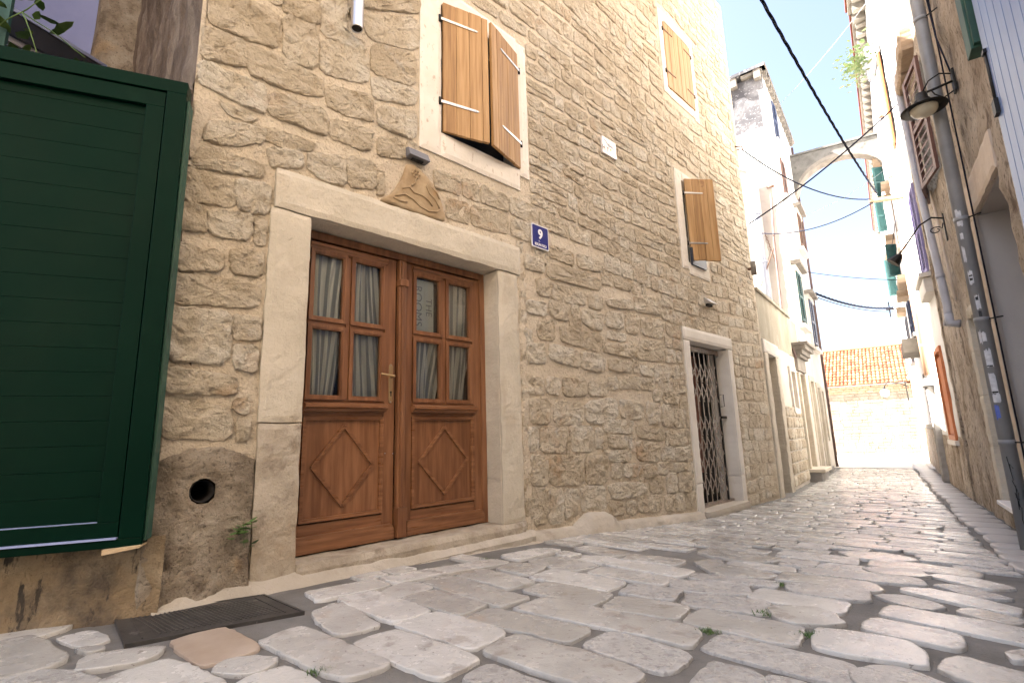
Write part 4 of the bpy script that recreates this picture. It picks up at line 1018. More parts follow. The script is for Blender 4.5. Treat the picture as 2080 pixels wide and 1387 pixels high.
c = [F1.p(.905, 2.985, .0), F1.p(.905, 3.07, .0), F1.p(.905, 3.06, .05), F1.p(.905, 2.985, .085)]
b.hexa(a, c).build('housing', M['grey_box'], lamp, bevel=.003)
b = mb(); b.box(F1, .76, .86, 2.975, 2.984, .015, .05); b.build('lens', M['dark'], lamp)
lamp2 = thing('wall_light', 'small steel wedge-shaped wall light above the gated doorway', 'wall light', F1.p(5.93, 2.62, .05))
a = [F1.p(5.82, 2.63, 0), F1.p(5.82, 2.73, 0), F1.p(5.82, 2.72, .03), F1.p(5.82, 2.63, .12)]
c = [F1.p(6.02, 2.63, 0), F1.p(6.02, 2.73, 0), F1.p(6.02, 2.72, .03), F1.p(6.02, 2.63, .12)]
mb().hexa(a, c).build('housing', M['steel_tube'], lamp2, bevel=.003)
mb().box(F1, 5.84, 6.0, 2.60, 2.629, 0, .05).build('lens', M['dark'], lamp2)
tube = thing('tube_light', 'brushed steel cylinder wall light at the top edge of the view, left of the shutters', 'wall light', F1.p(.25, 3.85, .1))
b = mb(); b.tube([F1.p(.235, 3.80, .095), F1.p(.235, 4.35, .095)], .045, 24, caps=False); b.lathe(F1.p(.235, 3.80, .095), [(.045, 0), (.038, -.002), (.036, .03), (0, .032)], 24)
b.build('cylinder', M['steel_tube'], tube, smooth=True)
b = mb(); b.lathe(F1.p(.235, 3.805, .095), [(.037, 0), (0, .001)], 24); b.build('lens', M['dark'], tube)
b = mb(); b.box(F1, .20, .27, 4.0, 4.12, 0, .055); b.build('bracket', M['steel_tube'], tube)
vent = thing('vent_pipe', 'short rusty vent stub near the far corner of the stone house', 'vent pipe', F1.p(7.75, 3.5, .05))
mb().tube([F1.p(7.76, 3.46, .09), F1.p(7.76, 3.70, .09)], .045, 14).build('stub', M['corbel'], vent, smooth=True)
mb().box(F1, 7.74, 7.78, 3.56, 3.6, 0, .06).build('bracket', M['rust'], vent)
rel = thing('carved_relief', 'bell-shaped ochre stone carved with a flower, set above the door lintel', 'carved stone', F1.p(.8, 2.55, .02))
outl = [(.755, 2.955), (.80, 2.945), (.865, 2.92), (.925, 2.88), (.985, 2.83), (1.035, 2.77), (1.065, 2.70), (1.085, 2.63), (1.105, 2.585), (1.09, 2.54), (1.0, 2.535), (.62, 2.54), (.50, 2.545), (.515, 2.575), (.58, 2.625), (.635, 2.70), (.68, 2.78), (.71, 2.86), (.73, 2.93)]
V, Fc = stone_rings(outl, lambda a, c_, h: F1.p(a, c_, h), .03, .03, .006, [(1.0, None), (.985, .5), (.95, .95), (.8, 1.0), (.5, 1.0)], jit=.003)
b = mb(); b.v = V; b.f = Fc; b.build('block', M['relief'], rel, smooth=True)
b = mb()
for k in range(6):
    a = k * math.pi / 3; b.lathe(F1.p(.80 + .030 * math.cos(a), 2.865 + .030 * math.sin(a), .033), [(.0, .010), (.010, .007), (.014, 0)], 8, n1)
b.lathe(F1.p(.80, 2.865, .033), [(.0, .014), (.008, .010), (.011, 0)], 8, n1)
b.build('flower', M['relief'], rel, smooth=True)
b = mb()
for pts in ([(.93, 2.84), (.90, 2.79), (.93, 2.74), (.99, 2.70), (1.03, 2.64)], [(.62, 2.62), (.70, 2.66), (.78, 2.64), (.84, 2.60), (.92, 2.585), (1.0, 2.60), (1.04, 2.64)], [(.68, 2.70), (.74, 2.73), (.78, 2.70), (.86, 2.70), (.92, 2.68), (.96, 2.64)], [(.95, 2.80), (1.0, 2.77), (1.03, 2.72)], [(.60, 2.60), (.66, 2.59), (.72, 2.60)], [(.80, 2.83), (.79, 2.78), (.76, 2.75)]):
    b.tube([F1.p(s, z, .034) for s, z in pts], [.005 + .003 * math.sin(i * 2.1) ** 2 for i in range(len(pts))], 6)
b.build('carved_scroll', M['relief'], rel, smooth=True)
for (s, z, o, lab) in ((7.93, 5.96, .03, 'rusty iron cable hook at the far corner of the stone house'),):
    hk = thing('iron_hook', lab, 'hook', F1.p(s, z, o))
    b = mb(); b.tube([F1.p(s - .12, z + .03, 0), F1.p(s - .05, z + .03, .05), F1.p(s, z + .05, .08), F1.p(s + .05, z + .02, .08), F1.p(s, z - .03, .06), F1.p(s - .07, z - .02, .03)], .012, 8)
    b.build('hook', M['rust'], hk, smooth=True)

# ---- iron cover in the paving
cover = thing('drain_cover', 'dark rectangular cast-iron drain cover set in the paving before the corner', 'drain cover', (-1.45, 2.6, 0))
FGc = Frame(0, 0, 0, 1)
c4 = [(-1.94, 2.59), (-1.62, 2.24), (-1.03, 2.60), (-1.37, 2.90)]
def bil(u, v_, z):
    x = (1-u)*(1-v_)*c4[0][0] + (1-u)*v_*c4[1][0] + u*v_*c4[2][0] + u*(1-v_)*c4[3][0]
    y = (1-u)*(1-v_)*c4[0][1] + (1-u)*v_*c4[1][1] + u*v_*c4[2][1] + u*(1-v_)*c4[3][1]
    return (x, y, gz(x, y) + z)
def bbox_bil(b, u0, u1, v0, v1, z0, z1):
    return b.hexa([bil(u0, v0, z0), bil(u1, v0, z0), bil(u1, v1, z0), bil(u0, v1, z0)], [bil(u0, v0, z1), bil(u1, v0, z1), bil(u1, v1, z1), bil(u0, v1, z1)])
b = mb(); bbox_bil(b, .02, .98, .03, .97, -.02, .004); b.build('plate', M['cast'], cover)
b = mb()
for r in ((0, 1, 0, .025), (0, 1, .975, 1), (0, .018, .025, .975), (.982, 1, .025, .975), (.09, .098, .1, .9), (.90, .908, .1, .9)): bbox_bil(b, *r, -.02, .007)
b.build('rim', M['cast'], cover)
for k in range(26):
    u0 = .11 + k * .03
    b = mb(); b.hexa([bil(u0, .14, .003), bil(u0 + .008, .14, .003), bil(u0 + .085, .86, .003), bil(u0 + .077, .86, .003)], [bil(u0, .14,   .006), bil(u0 + .008, .14,   .006), bil(u0 + .085, .86,   .006), bil(u0 + .077, .86,   .006)])
    if u0 < .82: b.build('rib', M['cast_worn'], cover)
# ================================================================== LEFT: green panel, low wall, things behind
lowwall = thing('low_wall', 'low stained brown plaster wall under the green panel', 'wall', F0.p(-1, 0, -.1))
sheet(F0, -3.0, .07, -.10, .36, .03, 'plaster_face', M['low_wall'], lowwall, amp=.016, freq=8, off=-.075, warp=lambda s, z: max(0, .10 - z) * .4)
piece('core', M['low_wall'], lowwall, F0, -3.0, .0, -.1, .34, -.4, -.12)
gp = thing('green_hoarding', 'big dark green boarded panel in a raised frame, left of the stone house', 'panel', F0.p(-.8, .35, .02))
GM = M['green']
for r in ((-3.0, .0, 2.725, 2.80), (-3.0, .0, .34, .378)): piece('outer_frame_rail', GM, gp, F0, *r, -.05, .050, bevel=.003)
piece('outer_frame_stile', GM, gp, F0, -.095, .0, .378, 2.725, -.05, .0505, bevel=.003)
for r in ((-3.0, -.10, 2.63, 2.72), (-3.0, -.10, .385, .455)): piece('inner_frame_rail', GM, gp, F0, *r, -.04, .040, bevel=.003)
piece('inner_frame_stile', GM, gp, F0, -.185, -.10, .455, 2.63, -.04, .0405, bevel=.003)
z = .455
while z < 2.62:
    z1 = min(z + .118, 2.63)
    piece('board', GM, gp, F0, -3.0, -.186, z + .0006, z1 - .0006, -.03, .012, bevel=.0008); z = z1
piece('backing', M['dark'], gp, F0, -3.0, -.01, .35, 2.79, -.10, -.05)
piece('edge_strip', M['darkgreen'], gp, F0, .001, .012, .36, 2.70, -.06, .03)
piece('metal_threshold', M['gutter_edge'], gp, F0, -3.0, -.10, .378, .386, -.02, .060)
piece('metal_threshold', M['gutter_edge'], gp, F0, -3.0, -.19, .455, .458, .013, .030)
for (s, z, l) in ((-.42, 1.12, .02), (-.30, .98, .006), (-.55, .90, .008), (-.36, .62, .004), (-.41, .66, .003)):
    pass
wedge = thing('wooden_wedge', 'pale pine wedge holding up the lower corner of the green panel', 'wedge', F0.p(-.1, .3, .03))
mb().prism(F0, [(-.145, .315), (.0, .335), (.0, .345), (-.145, .338)], -.04, .075).build('block', M['pine_wedge'], wedge)
darkgap = thing('shadow_gap_lining', 'dark rubble added to stand for the shadow between the green panel and the house corner', 'lining', F0.p(.05, 0, -.1))  # added dark sheet standing in for the shadow in this gap
sheet(F0, -.05, .10, .3, 2.9, .04, 'gap_lining_face', M['side'], darkgap, amp=.03, freq=8, off=-.16)
# buttress of the side wall
BO = .30
but = thing('stone_buttress', 'rounded brown stone buttress end at the back of the side wall', 'buttress', FS.p(4.2, 5, .2))
b = mb(); pts = [(3.95, .0), (3.95, BO), (4.05, BO + .06), (4.3, BO + .08), (4.6, BO), (4.6, .0)]
idx = []
for k in range(16):
    zz = 2.0 + k * .5
    for (s, o) in pts: b.v.append(FS.p(s, zz, o + (.05 * noise.noise(Vector((s, zz, 1))) if o > 0 else -.05)))
for k in range(15):
    for i in range(5): b.f.append((k*6+i, k*6+i+1, (k+1)*6+i+1, (k+1)*6+i))
b.build('shaft', M['pier'], but, smooth=False)
FB = Frame(-5.2, 5.4, 72, 1)
bw = thing('blue_house', 'pale lavender-blue painted wall of a house behind the green panel', 'house', FB.p(0, 0, 0))
piece('wall', M['lavender'], bw, FB, -8, .4, 0, 12, -5, 0)
hb = thing('unseen_shade_house', 'unseen plastered house added to block the sun, beyond the left edge of the green panel', 'house', F0.p(-9, 0, 0))
piece('wall', M['old_plaster'], hb, F0, -22, -3.2, -.3, 11, -5, -.02)  # unseen house, added to keep sun off the ground behind the viewer
# dark gutter beam rising to the left, its lip's reflected light put into a pale colour
gb = thing('roof_edge', 'dark navy roof edge with reflected light painted on its gutter lip above the green panel', 'roof edge', (-3.6, 3.4, 3.2))
P0, P1 = RAYS['beamL'], RAYS['beamR']
def beam(b, dz0, dz1, w0, w1, ext=0.25):
    d = (Vector(P1) - Vector(P0)); A = Vector(P0) - d * .4; B = Vector(P1) + d * ext
    n_ = Vector((d.y, -d.x, 0)).normalized()
    return b.hexa([A + n_*w0 + Vector((0,0,dz0)), A + n_*w1 + Vector((0,0,dz0)), A + n_*w1 + Vector((0,0,dz1)), A + n_*w0 + Vector((0,0,dz1))],
                  [B + n_*w0 + Vector((0,0,dz0)), B + n_*w1 + Vector((0,0,dz0)), B + n_*w1 + Vector((0,0,dz1)), B + n_*w0 + Vector((0,0,dz1))])
beam(mb(), -.012, .012, .0, .03).build('painted_glint_lip', M['gutter_edge'], gb)
beam(mb(), -.16, -.013, -.02, .02).build('fascia', M['navyframe'], gb)
beam(mb(), -.20, -.165, -.05, .0).build('soffit_strip', M['pipe_light'], gb)
beam(mb(), -.42, -.21, -.10, -.04).build('beam', M['navyframe'], gb)
tb = thing('blue_shutter', 'teal-blue louvred shutter at the far left edge', 'shutter', RAYS['teal'])
b = mb(); T0 = Vector(RAYS['teal'])
fb2 = Frame(T0.x, T0.y, 60, 1)
for r in ((-.5, .0, T0.z - .40, T0.z - .35), (-.5, .0, T0.z + .3, T0.z + .35), (-.05, .0, T0.z - .35, T0.z + .3)): piece('frame_bar', M['teal'], tb, fb2, *r, -.02, .02)
for k in range(9): mb().hexa([fb2.p(-.5, T0.z - .33 + k*.07, -.015), fb2.p(-.05, T0.z - .33 + k*.07, -.015), fb2.p(-.05, T0.z - .29 + k*.07, .015), fb2.p(-.5, T0.z - .29 + k*.07, .015)],
                               [fb2.p(-.5, T0.z - .322 + k*.07, -.015), fb2.p(-.05, T0.z - .322 + k*.07, -.015), fb2.p(-.05, T0.z - .282 + k*.07, .015), fb2.p(-.5, T0.z - .282 + k*.07, .015)]).build('slat', M['teal'], tb)

def leafy(name, label, cat, base, dirs, material, leaf_len, n_leaf, spread, up_=.6, seed=1, stem_m='leaf', group=None):
    r = random.Random(seed); t = thing(name, label, cat, base, group)
    B = Vector(base); b = mb(); L = mb()
    for d in dirs:
        pts = [B]; v_ = Vector(d)
        for k in range(5): pts.append(pts[-1] + v_ / 5 + Vector((r.uniform(-.1, .1), r.uniform(-.1, .1), r.uniform(-.1, .1))) * v_.length * .25)
        b.tube(pts, [.004 * spread * 3] * 2 + [.003 * spread * 3] * 4, 5)
        for k in range(n_leaf):
            p = pts[1 + k % 5] + Vector((r.gauss(0, 1), r.gauss(0, 1), r.gauss(0, 1))) * spread * .15
            a = r.uniform(0, 6.28); dv_ = Vector((math.cos(a), math.sin(a), r.uniform(-.3, up_))).normalized()
            sd = dv_.cross(Vector((r.uniform(-.3, .3), r.uniform(-.3, .3), 1))).normalized(); ll = leaf_len * r.uniform(.6, 1.2); w = ll * .26
            nrm_ = sd.cross(dv_)
            L.face([p, p + dv_ * ll * .35 + sd * w - nrm_ * ll * .04, p + dv_ * ll * .75 + sd * w * .7 - nrm_ * ll * .02, p + dv_ * ll, p + dv_ * ll * .75 - sd * w * .7 - nrm_ * ll * .02, p + dv_ * ll * .35 - sd * w - nrm_ * ll * .04])
    b.build('stem', M[stem_m], t, smooth=True); L.build('leaves', M[material], t, recalc=False)
    return t
leafy('wall_weed', 'small green weed sprouting from the stained corner pier', 'weed', F1.p(-.30, .34, .03), [tuple(v_ * .12 for v_ in (n1[0] + .3, n1[1], .2)), tuple(v_ * .1 for v_ in (n1[0] - .5, n1[1], -.2)), tuple(v_ * .10 for v_ in (n1[0], n1[1] - .3, -.8)), tuple(v_ * .1 for v_ in (n1[0] - .4, n1[1], .5))], 'leaf', .06, 7, .12, seed=3)
leafy('vine', 'green vine sprig hanging over the dark roof edge', 'vine', RAYS['vine'], [(.28, .1, -.22), (.12, .05, -.3), (-.2, 0, -.15), (.1, 0, .1)], 'leaf', .10, 5, .3, seed=5)
# moss in a few joints
for k, (x, y) in enumerate(MOSS):
    t = thing('moss_tuft', MOSSL[k], 'moss', (x, y, gz(x, y)))
    L = mb()
    for i in range(70):
        px, py = x + RND.gauss(0, .022), y + RND.gauss(0, .015); a = U(0, 6.28); h = U(.008, .022)
        L.face([(px, py, gz(px, py) - .004), (px + .005*math.cos(a), py + .005*math.sin(a), gz(px, py) - .004), (px + .012*math.sin(a*3), py + .012*math.cos(a*3), gz(px, py) + h)])
    L.build('blades', M['leaf'], t, recalc=False, kind='stuff')

# ================================================================== RIGHT-HAND FRONTS
nr = (float(FR.N[0]), float(FR.N[1]), 0)
r1 = thing('stained_house', 'near right-hand house of brown stained plaster with a recessed doorway', 'house', FR.p(-1, 0, -1))
HR1 = [(-2.16, -1.02, -.6, 2.78), (-.55, .55, -.08, 2.0), (.33, 1.62, 3.9, 5.45)]
sheet(FR, -9.0, 2.93, -.6, 9.8, .07, 'plaster_front', M['old_plaster'], r1, HR1, amp=.030, freq=3.2, off=-.02)
b = mb(); b.box(FR, 2.80, 2.92, -.6, 9.8, -4, -.05).box(FR, -9, 2.8, 9.7, 9.8, -4, -.05).box(FR, -9, -8.9, -.6, 9.7, -4, -.05); b.build('body', M['old_plaster'], r1)
piece('unseen_wall_for_reflection', M['old_plaster'], r1, FR, -20, -9.0, -.6, 9.8, -4, -.02)  # unseen wall continued here to darken what the green panel reflects
rough_block(FR, 2.84, 2.97, -.6, 9.8, -.1, .016, 'crack_cover_strip', M['old_plaster'], r1, step=.12, amp=.012)  # plaster strip added to cover the dark crack where the two fronts meet
RG = M['render_grey']
piece('doorway_reveal', RG, r1, FR, -1.015, -.93, -.6, 2.78, -.9, .004, bevel=.01)
piece('doorway_soffit', RG, r1, FR, -2.16, -1.015, 2.775, 2.86, -.9, -.04)
piece('doorway_reveal', RG, r1, FR, -2.25, -2.16, -.6, 2.78, -.9, -.04)
piece('doorway_back', M['cream_band'], r1, FR, -2.2, -.95, -.6, 2.8, -1.0, -.9)
rough_block(FR, -2.15, -.80, 2.79, 3.12, -.08, .012, 'render_band', M['cream_band'], r1, amp=.006)
rough_block(FR, -.925, -.80, -.5, 2.785, -.08, .010, 'render_band', M['cream_band'], r1, amp=.008)
for (z0, z1) in ((-.08, .52), (.525, 1.1), (1.105, 1.62), (1.625, 2.0)):
    rough_block(FR, .48, .66, z0, z1, -.35, .006, 'niche_jamb', M['quoin'], r1, amp=.008)
rough_block(FR, -.6, .48, 2.0, 2.12, -.35, -.0, 'niche_lintel', M['quoin'], r1, amp=.012)
piece('niche_back', M['lintel_stone'], r1, FR, -.6, .52, -.1, 2.05, -.40, -.36)
piece('marble_sill', M['marble'], r1, FR, -.56, .47, -.10, -.055, -.33, .06, bevel=.006)
# brown louvred shutters of the near house
def louvre(fr, h, f, z0, z1, oh, of, parent, matr, nslat=10, name='louvred_shutter', label=None, open_slats=True, T=.035, st=.05):
    A = np.array(fr.p(h, 0, oh)[:2]); B = np.array(fr.p(f, 0, of)[:2]); W = float(np.linalg.norm(B - A)); d = (B - A) / W
    loc = Frame(0, 0, 0, 1); loc.o = A; loc.D = d; n = np.array([d[1], -d[0]])
    if n @ fr.N < 0: n = -n
    if abs(n @ fr.N) < .2: n = n if (n @ (np.array([0., 0.]) - A)) > 0 else -n
    loc.N = n
    b = mb(); b.box(loc, 0, st, z0, z1, -T/2, T/2); b.box(loc, W - st, W, z0, z1, -T/2, T/2)
    zm = (z0 + z1) / 2
    for zz in (z0, zm - .03, z1 - .06): b.box(loc, st, W - st, zz, zz + .06, -T/2 + .002, T/2 - .002)
    root = b.build(name, matr, parent, label=label)
    H_ = (z1 - z0) / 2 - .09
    b2 = mb(); many = nslat > 7 and W * (z1 - z0) < 1e9
    for base in (z0 + .06, zm + .03):
        k = nslat; stp = (zm - z0 - .09) / k
        for i in range(k):
            zz = base + i * stp
            s_ = mb().hexa([loc.p(st, zz + stp*.15, T/2), loc.p(W - st, zz + stp*.15, T/2), loc.p(W - st, zz + stp*.15 + .008, T/2), loc.p(st, zz + stp*.15 + .008, T/2)],
                           [loc.p(st, zz + stp*.85, -T/2), loc.p(W - st, zz + stp*.85, -T/2), loc.p(W - st, zz + stp*.85 + .008, -T/2), loc.p(st, zz + stp*.85 + .008, -T/2)])
            if nslat <= 8: s_.build('slat', matr, root)
            else:
                n_ = len(b2.v); b2.v += s_.v; b2.f += [tuple(q + n_ for q in f) for f in s_.f]
    if b2.v:
        o = b2.build('slats', matr, root); o['kind'] = 'stuff'
    return root
louvre(FR, .33, .97, 3.9, 5.47, .01, .115, r1, M['brown'], 6, label='near leaf of the brown louvred shutters', st=.08)
louvre(FR, 1.62, .985, 3.9, 5.47, .01, .115, r1, M['brown'], 6, label='far leaf of the brown louvred shutters', st=.08)
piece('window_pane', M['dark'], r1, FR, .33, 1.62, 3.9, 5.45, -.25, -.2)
for r in ((.55, 1.1, 5.75, 6.05), (1.105, 1.75, 5.72, 6.0)): rough_block(FR, *r, -.1, .13, 'ledge_block', M['lintel_stone'], r1, amp=.02, bev=.03)
rough_block(FR, .7, 2.3, 6.1, 9.6, -.1, .035, 'sunlit_tone_upper_wall', M['white_plaster'], r1, step=.12, amp=.01)  # white plaster patch, the upper wall's sunlight put into its colour
for k in range(7): piece('window_bar', M['iron'], r1, FR, 1.0 + k*.09, 1.015 + k*.09, 7.3, 8.6, .05, .065)
# pale blue boards and green shutter near the camera
pb = thing('blue_board_door', 'pale blue boarded shutter with a black strap at the upper right edge', 'shutter', FR.p(-3.6, 2, .03))
for k in range(12): piece('board', M['paleblue'], pb, FR, -2.74 - (k+1)*.15 + .012, -2.74 - k*.15, 1.3, 6.0, .02, .05, bevel=.003)
piece('batten', M['dark'], pb, FR, -4.5, -2.74, 1.3, 6.0, .004, .018)
mb().tube([FR.p(-2.80, 3.0, .055), FR.p(-2.80, 3.42, .055)], .011, 8).build('bolt_rod', M['iron'], pb, smooth=True)
mb().box(FR, -2.84, -2.76, 2.92, 3.03, .03, .075).build('bolt_keeper', M['iron'], pb)
mb().box(FR, -2.83, -2.77, 3.40, 3.43, .03, .07).build('bolt_end', M['iron'], pb)
gs_ = thing('green_shutter', 'dark green open shutter edge beside the pale blue boards', 'shutter', FR.p(-2.6, 3.6, .1))
piece('leaf', M['darkgreen'], gs_, FR, -2.62, -2.46, 3.58, 6.2, .0, .085, bevel=.004)
piece('stile', M['darkgreen'], gs_, FR, -2.66, -2.62, 3.60, 6.2, .01, .07)

def pipe(name, label, cat, fr, s, off, z0, z1, r, material, collars=(), parts=(), taper=None):
    t = thing(name, label, cat, fr.p(s, z0, off))
    b = mb(); b.tube([fr.p(s, z0, off), fr.p(s, z1, off)], r, 20, caps=True); b.build('pipe', material, t, smooth=True)
    for zc in collars:
        b = mb(); b.tube([fr.p(s, zc - .022, off), fr.p(s, zc + .022, off)], r * 1.07, 20); b.build('collar', material, t, smooth=True)
        b = mb(); b.tube([fr.p(s, zc, off), fr.p(s - r * 1.9, zc, .0)], .007, 6); b.build('pipe_clamp', M['iron'], t)
    return t
pa = pipe('downpipe', 'fat dark grey downpipe covered in stickers, nearest on the right', 'downpipe', FR, -1.22, .125, gf(FR, -1.2) - .02, 9.6, .056, M['pipe_grey'], collars=(.62, 1.72, 2.7, 4.9))
def on_pipe(b, ang0, ang1, z0, z1, s=-1.22, off=.125, r=.0567, n=5, skew=0):
    """flat print wrapped round the pipe"""
    base = len(b.v)
    for i in range(n + 1):
        a = rad(ang0 + (ang1 - ang0) * i / n)
        q = FR.p(s - r * math.sin(a), 0, off + r * math.cos(a))
        jz = (z1 - z0) * .12
        b.v.append((q[0], q[1], z0 + skew * i / n + U(-jz, jz))); b.v.append((q[0], q[1], z1 + skew * i / n + U(-jz, jz)))
    for i in range(n): b.f.append((base+2*i, base+2*i+2, base+2*i+3, base+2*i+1))
    return b
for (a0, a1, z0, z1, mm) in ((0, 45, 2.62, 2.78, 'sticker'), (5, 30, 2.50, 2.56, 'sticker'), (-5, 20, 2.28, 2.42, 'sticker'), (5, 40, 2.06, 2.18, 'sticker'), (20, 52, 1.82, 1.95, 'sticker'), (15, 45, 1.52, 1.60, 'sticker'), (-10, 12, 1.50, 1.62, 'sticker'), (8, 55, 1.28, 1.44, 'sticker'), (6, 52, 1.05, 1.22, 'sticker'), (4, 58, .97, 1.04, 'sticker'), (2, 34, .82, .94, 'sticker_blue')):
    on_pipe(mb(), a0 + 42, a1 + 42, z0, z1).build('sticker', M[mm], pa, recalc=False)
for (a0, a1, z0, z1) in ((12, 34, 2.09, 2.115), (10, 36, 2.13, 2.145), (24, 44, 1.90, 1.935), (26, 48, 1.745, 1.80), (34, 42, 1.77, 1.79), (10, 50, 1.29, 1.30), (8, 50, 1.052, 1.065)):
    on_pipe(mb(), a0 + 42, a1 + 42, z0, z1, r=.0572).build('sticker_print', M['black'], pa, recalc=False)
# black spray tag
tagm = mb()
for pts in ([(20, .50), (34, .30), (30, .44), (48, .40)], [(26, .30), (44, .22), (30, .16), (50, .14)], [(40, .26), (34, .06), (50, .20)], [(28, .20), (44, .08)], [(52, .08), (40, -.02), (50, -.08), (44, -.14), (54, -.2)]):
    P_ = []
    for a, z_ in pts:
        a = rad(a + 38); q = FR.p(-1.22 - .057 * math.sin(a), z_ , .125 + .057 * math.cos(a)); P_.append(q)
    tagm.tube(P_, .003, 6)
tagm.build('spray_tag', M['black'], pa, smooth=True)
mb().tube([FR.p(-1.12, gf(FR, -1.2), .02), FR.p(-1.12, 9.6, .02)], .007, 8).build('side_cable', M['cable'], pa, smooth=True)
def pipe_path(name, label, pts, r, material, collars=()):
    t = thing(name, label, 'downpipe', pts[-1])
    mb().tube(pts, r, 16).build('pipe', material, t, smooth=True)
    for c in collars:
        c = Vector(c); mb().tube([c - Vector((0, 0, .03)), c + Vector((0, 0, .03))], r * 1.12, 16).build('collar', material, t, smooth=True)
    return t
bp = pipe_path('downpipe', 'light grey downpipe ending above the boundary of white and brown plaster', [FR.p(2.0, 9.5, .10), FR.p(1.69, 5.35, .10), FR.p(1.28, 3.4, .10), FR.p(.97, 2.3, .10), FR.p(.95, 2.12, .11), FR.p(.99, 2.03, .13)], .045, M['pipe_light'], (FR.p(1.5, 4.4, .1), FR.p(1.08, 2.7, .1)))
mb().tube([FR.p(.92, 2.16, .11), FR.p(.90, 2.04, .11), FR.p(.87, 2.02, .02)], .05, 12).build('shoe', M['pipe_light'], bp, smooth=True)
mb().tube([FR.p(1.1, 3.9, .03), FR.p(.95, 3.0, .03), FR.p(.80, 2.3, .03)], .016, 8).build('side_conduit', M['cream_band'], bp, smooth=True)
cp = pipe_path('downpipe', 'downpipe, sunlight put into its orange lower run, with a weedy hopper, between white and grey houses', [FR.p(5.44, 4.75, .11), FR.p(5.4, 3.5, .11), FR.p(5.1, 1.72, .12)], .05, M['pipe_sun_tint'], (FR.p(5.03, 7.2, .12), FR.p(5.2, 5.9, .11), FR.p(5.2, 2.3, .11), FR.p(5.43, 4.3, .11)))
mb().tube([FR.p(5.2, 9.0, .14), FR.p(5.03, 7.2, .12), FR.p(5.2, 5.9, .11), FR.p(5.44, 4.76, .11)], .049, 16).build('upper_pipe', M['pipe_light'], cp, smooth=True)
mb().lathe(FR.p(5.15, 8.5, .14), [(.06, -.35), (.08, -.25), (.15, 0), (.15, .12), (.0, .12)], 14).build('hopper', M['pipe_light'], cp, smooth=True)
leafy('hopper_weed', 'pale green feathery weeds growing out of the gutter hopper', 'weed', FR.p(5.15, 8.55, .2), [(-.3, .2, .15), (-.15, .3, .3), (-.4, .1, -.1), (-.25, -.1, .35), (-.3, .0, -.4), (0, 0, .4)], 'weed', .13, 40, .8, seed=8)
# lamp on its bracket
la = thing('street_lamp', 'old street lamp with a wide shade and milky bowl on a scrolled black bracket', 'street lamp', FR.p(-1.42, 3.75, .2))
mb().box(FR, -1.47, -1.37, 3.90, 4.13, .0, .02).build('wall_plate', M['iron'], la, bevel=.004)
LC = FR.p(-1.42, 3.84, .26)
mb().tube([FR.p(-1.42, 4.02, .02), FR.p(-1.42, 4.0, .14), FR.p(-1.42, 3.985, .27)], .012, 8).build('arm', M['iron'], la, smooth=True)
mb().tube([FR.p(-1.42, 4.10, .02), FR.p(-1.42, 4.14, .10), FR.p(-1.42, 4.10, .19), FR.p(-1.42, 4.0, .25)], .007, 8).tube([FR.p(-1.42, 3.92, .02), FR.p(-1.42, 3.88, .10), FR.p(-1.42, 3.94, .16), FR.p(-1.42, 3.99, .18)], .007, 8).build('scroll', M['iron'], la, smooth=True)
mb().lathe(LC, [(.018, .16), (.045, .15), (.05, .09), (.066, .075), (.066, .045), (.14, .012), (.185, -.012), (.187, -.018), (.105, -.008)], 28).build('shade', M['iron'], la, smooth=True)
mb().lathe(LC, [(.112, -.010), (.109, -.036), (.09, -.068), (.053, -.088), (.0, -.096)], 24).build('bowl', M['lampglass'], la, smooth=True)
mb().tube([FR.p(-1.42, 4.12, .02), FR.p(-1.3, 4.6, .05), FR.p(-1.1, 5.3, .03), FR.p(-1.0, 5.6, .02)], .008, 6).build('feed_cable', M['cable'], la, smooth=True)
lb = thing('sign_bracket', 'long scrolled iron arm with a small dark spotlight, above the white wall', 'spotlight bracket', FR.p(.7, 3.2, .2))
mb().box(FR, .68, .72, 3.06, 3.42, 0, .015).build('wall_plate', M['iron'], lb)
mb().tube([FR.p(.70, 3.36, .01), FR.p(.70, 3.40, .12), FR.p(.70, 3.33, .25), FR.p(.70, 3.1, .42), FR.p(.70, 2.98, .52)], .011, 8).build('arm', M['iron'], lb, smooth=True)
mb().tube([FR.p(.70, 3.30, .02)] + [FR.p(.70, 3.22 + .05 * math.sin(a) * (1 - k * .06), .10 + .07 * math.cos(a) * (1 - k * .06)) for k, a in enumerate([math.pi * .9 - i * .7 for i in range(11)])], .007, 6).build('scroll', M['iron'], lb, smooth=True)
b = mb(); c0 = Vector(FR.p(.70, 2.93, .55)); b.lathe(c0, [(.02, .09), (.045, .06), (.085, -.05), (.0, -.045)], 10, (float(-FR.N[0]) * .7, float(-FR.N[1]) * .7, .7)); b.build('lamp_head', M['iron'], lb)

# white sunlit narrow house
r2 = thing('white_house', 'narrow sunlit white house with orange and violet shutters', 'house', FR.p(4.5, 0, -1))
HR2 = [(3.5, 4.42, .52, 2.08), (3.0, 3.9, 3.25, 4.85), (4.15, 4.95, 6.3, 8.4)]
sheet(FR, 2.86, 6.0, .58, 10.5, .1, 'white_front', M['white_plaster'], r2, HR2, amp=.012, freq=3, off=-.01)
sheet(FR, 2.86, 6.0, -.6, .58, .08, 'shadow_tone_base', M['old_plaster'], r2, HR2, amp=.02, freq=4, off=.0)  # shadow along the foot of the white front, painted as darker plaster
b = mb(); b.box(FR, 2.94, 6.0, -.6, 10.5, -4, -.25); b.build('body', M['white_plaster'], r2)
for r in ((3.5, 3.575, .52, 2.08), (4.345, 4.42, .52, 2.08), (3.575, 4.345, 2.0, 2.08), (3.575, 4.345, .52, .60)): piece('shutter_frame', M['orange'], r2, FR, *r, -.05, .03)
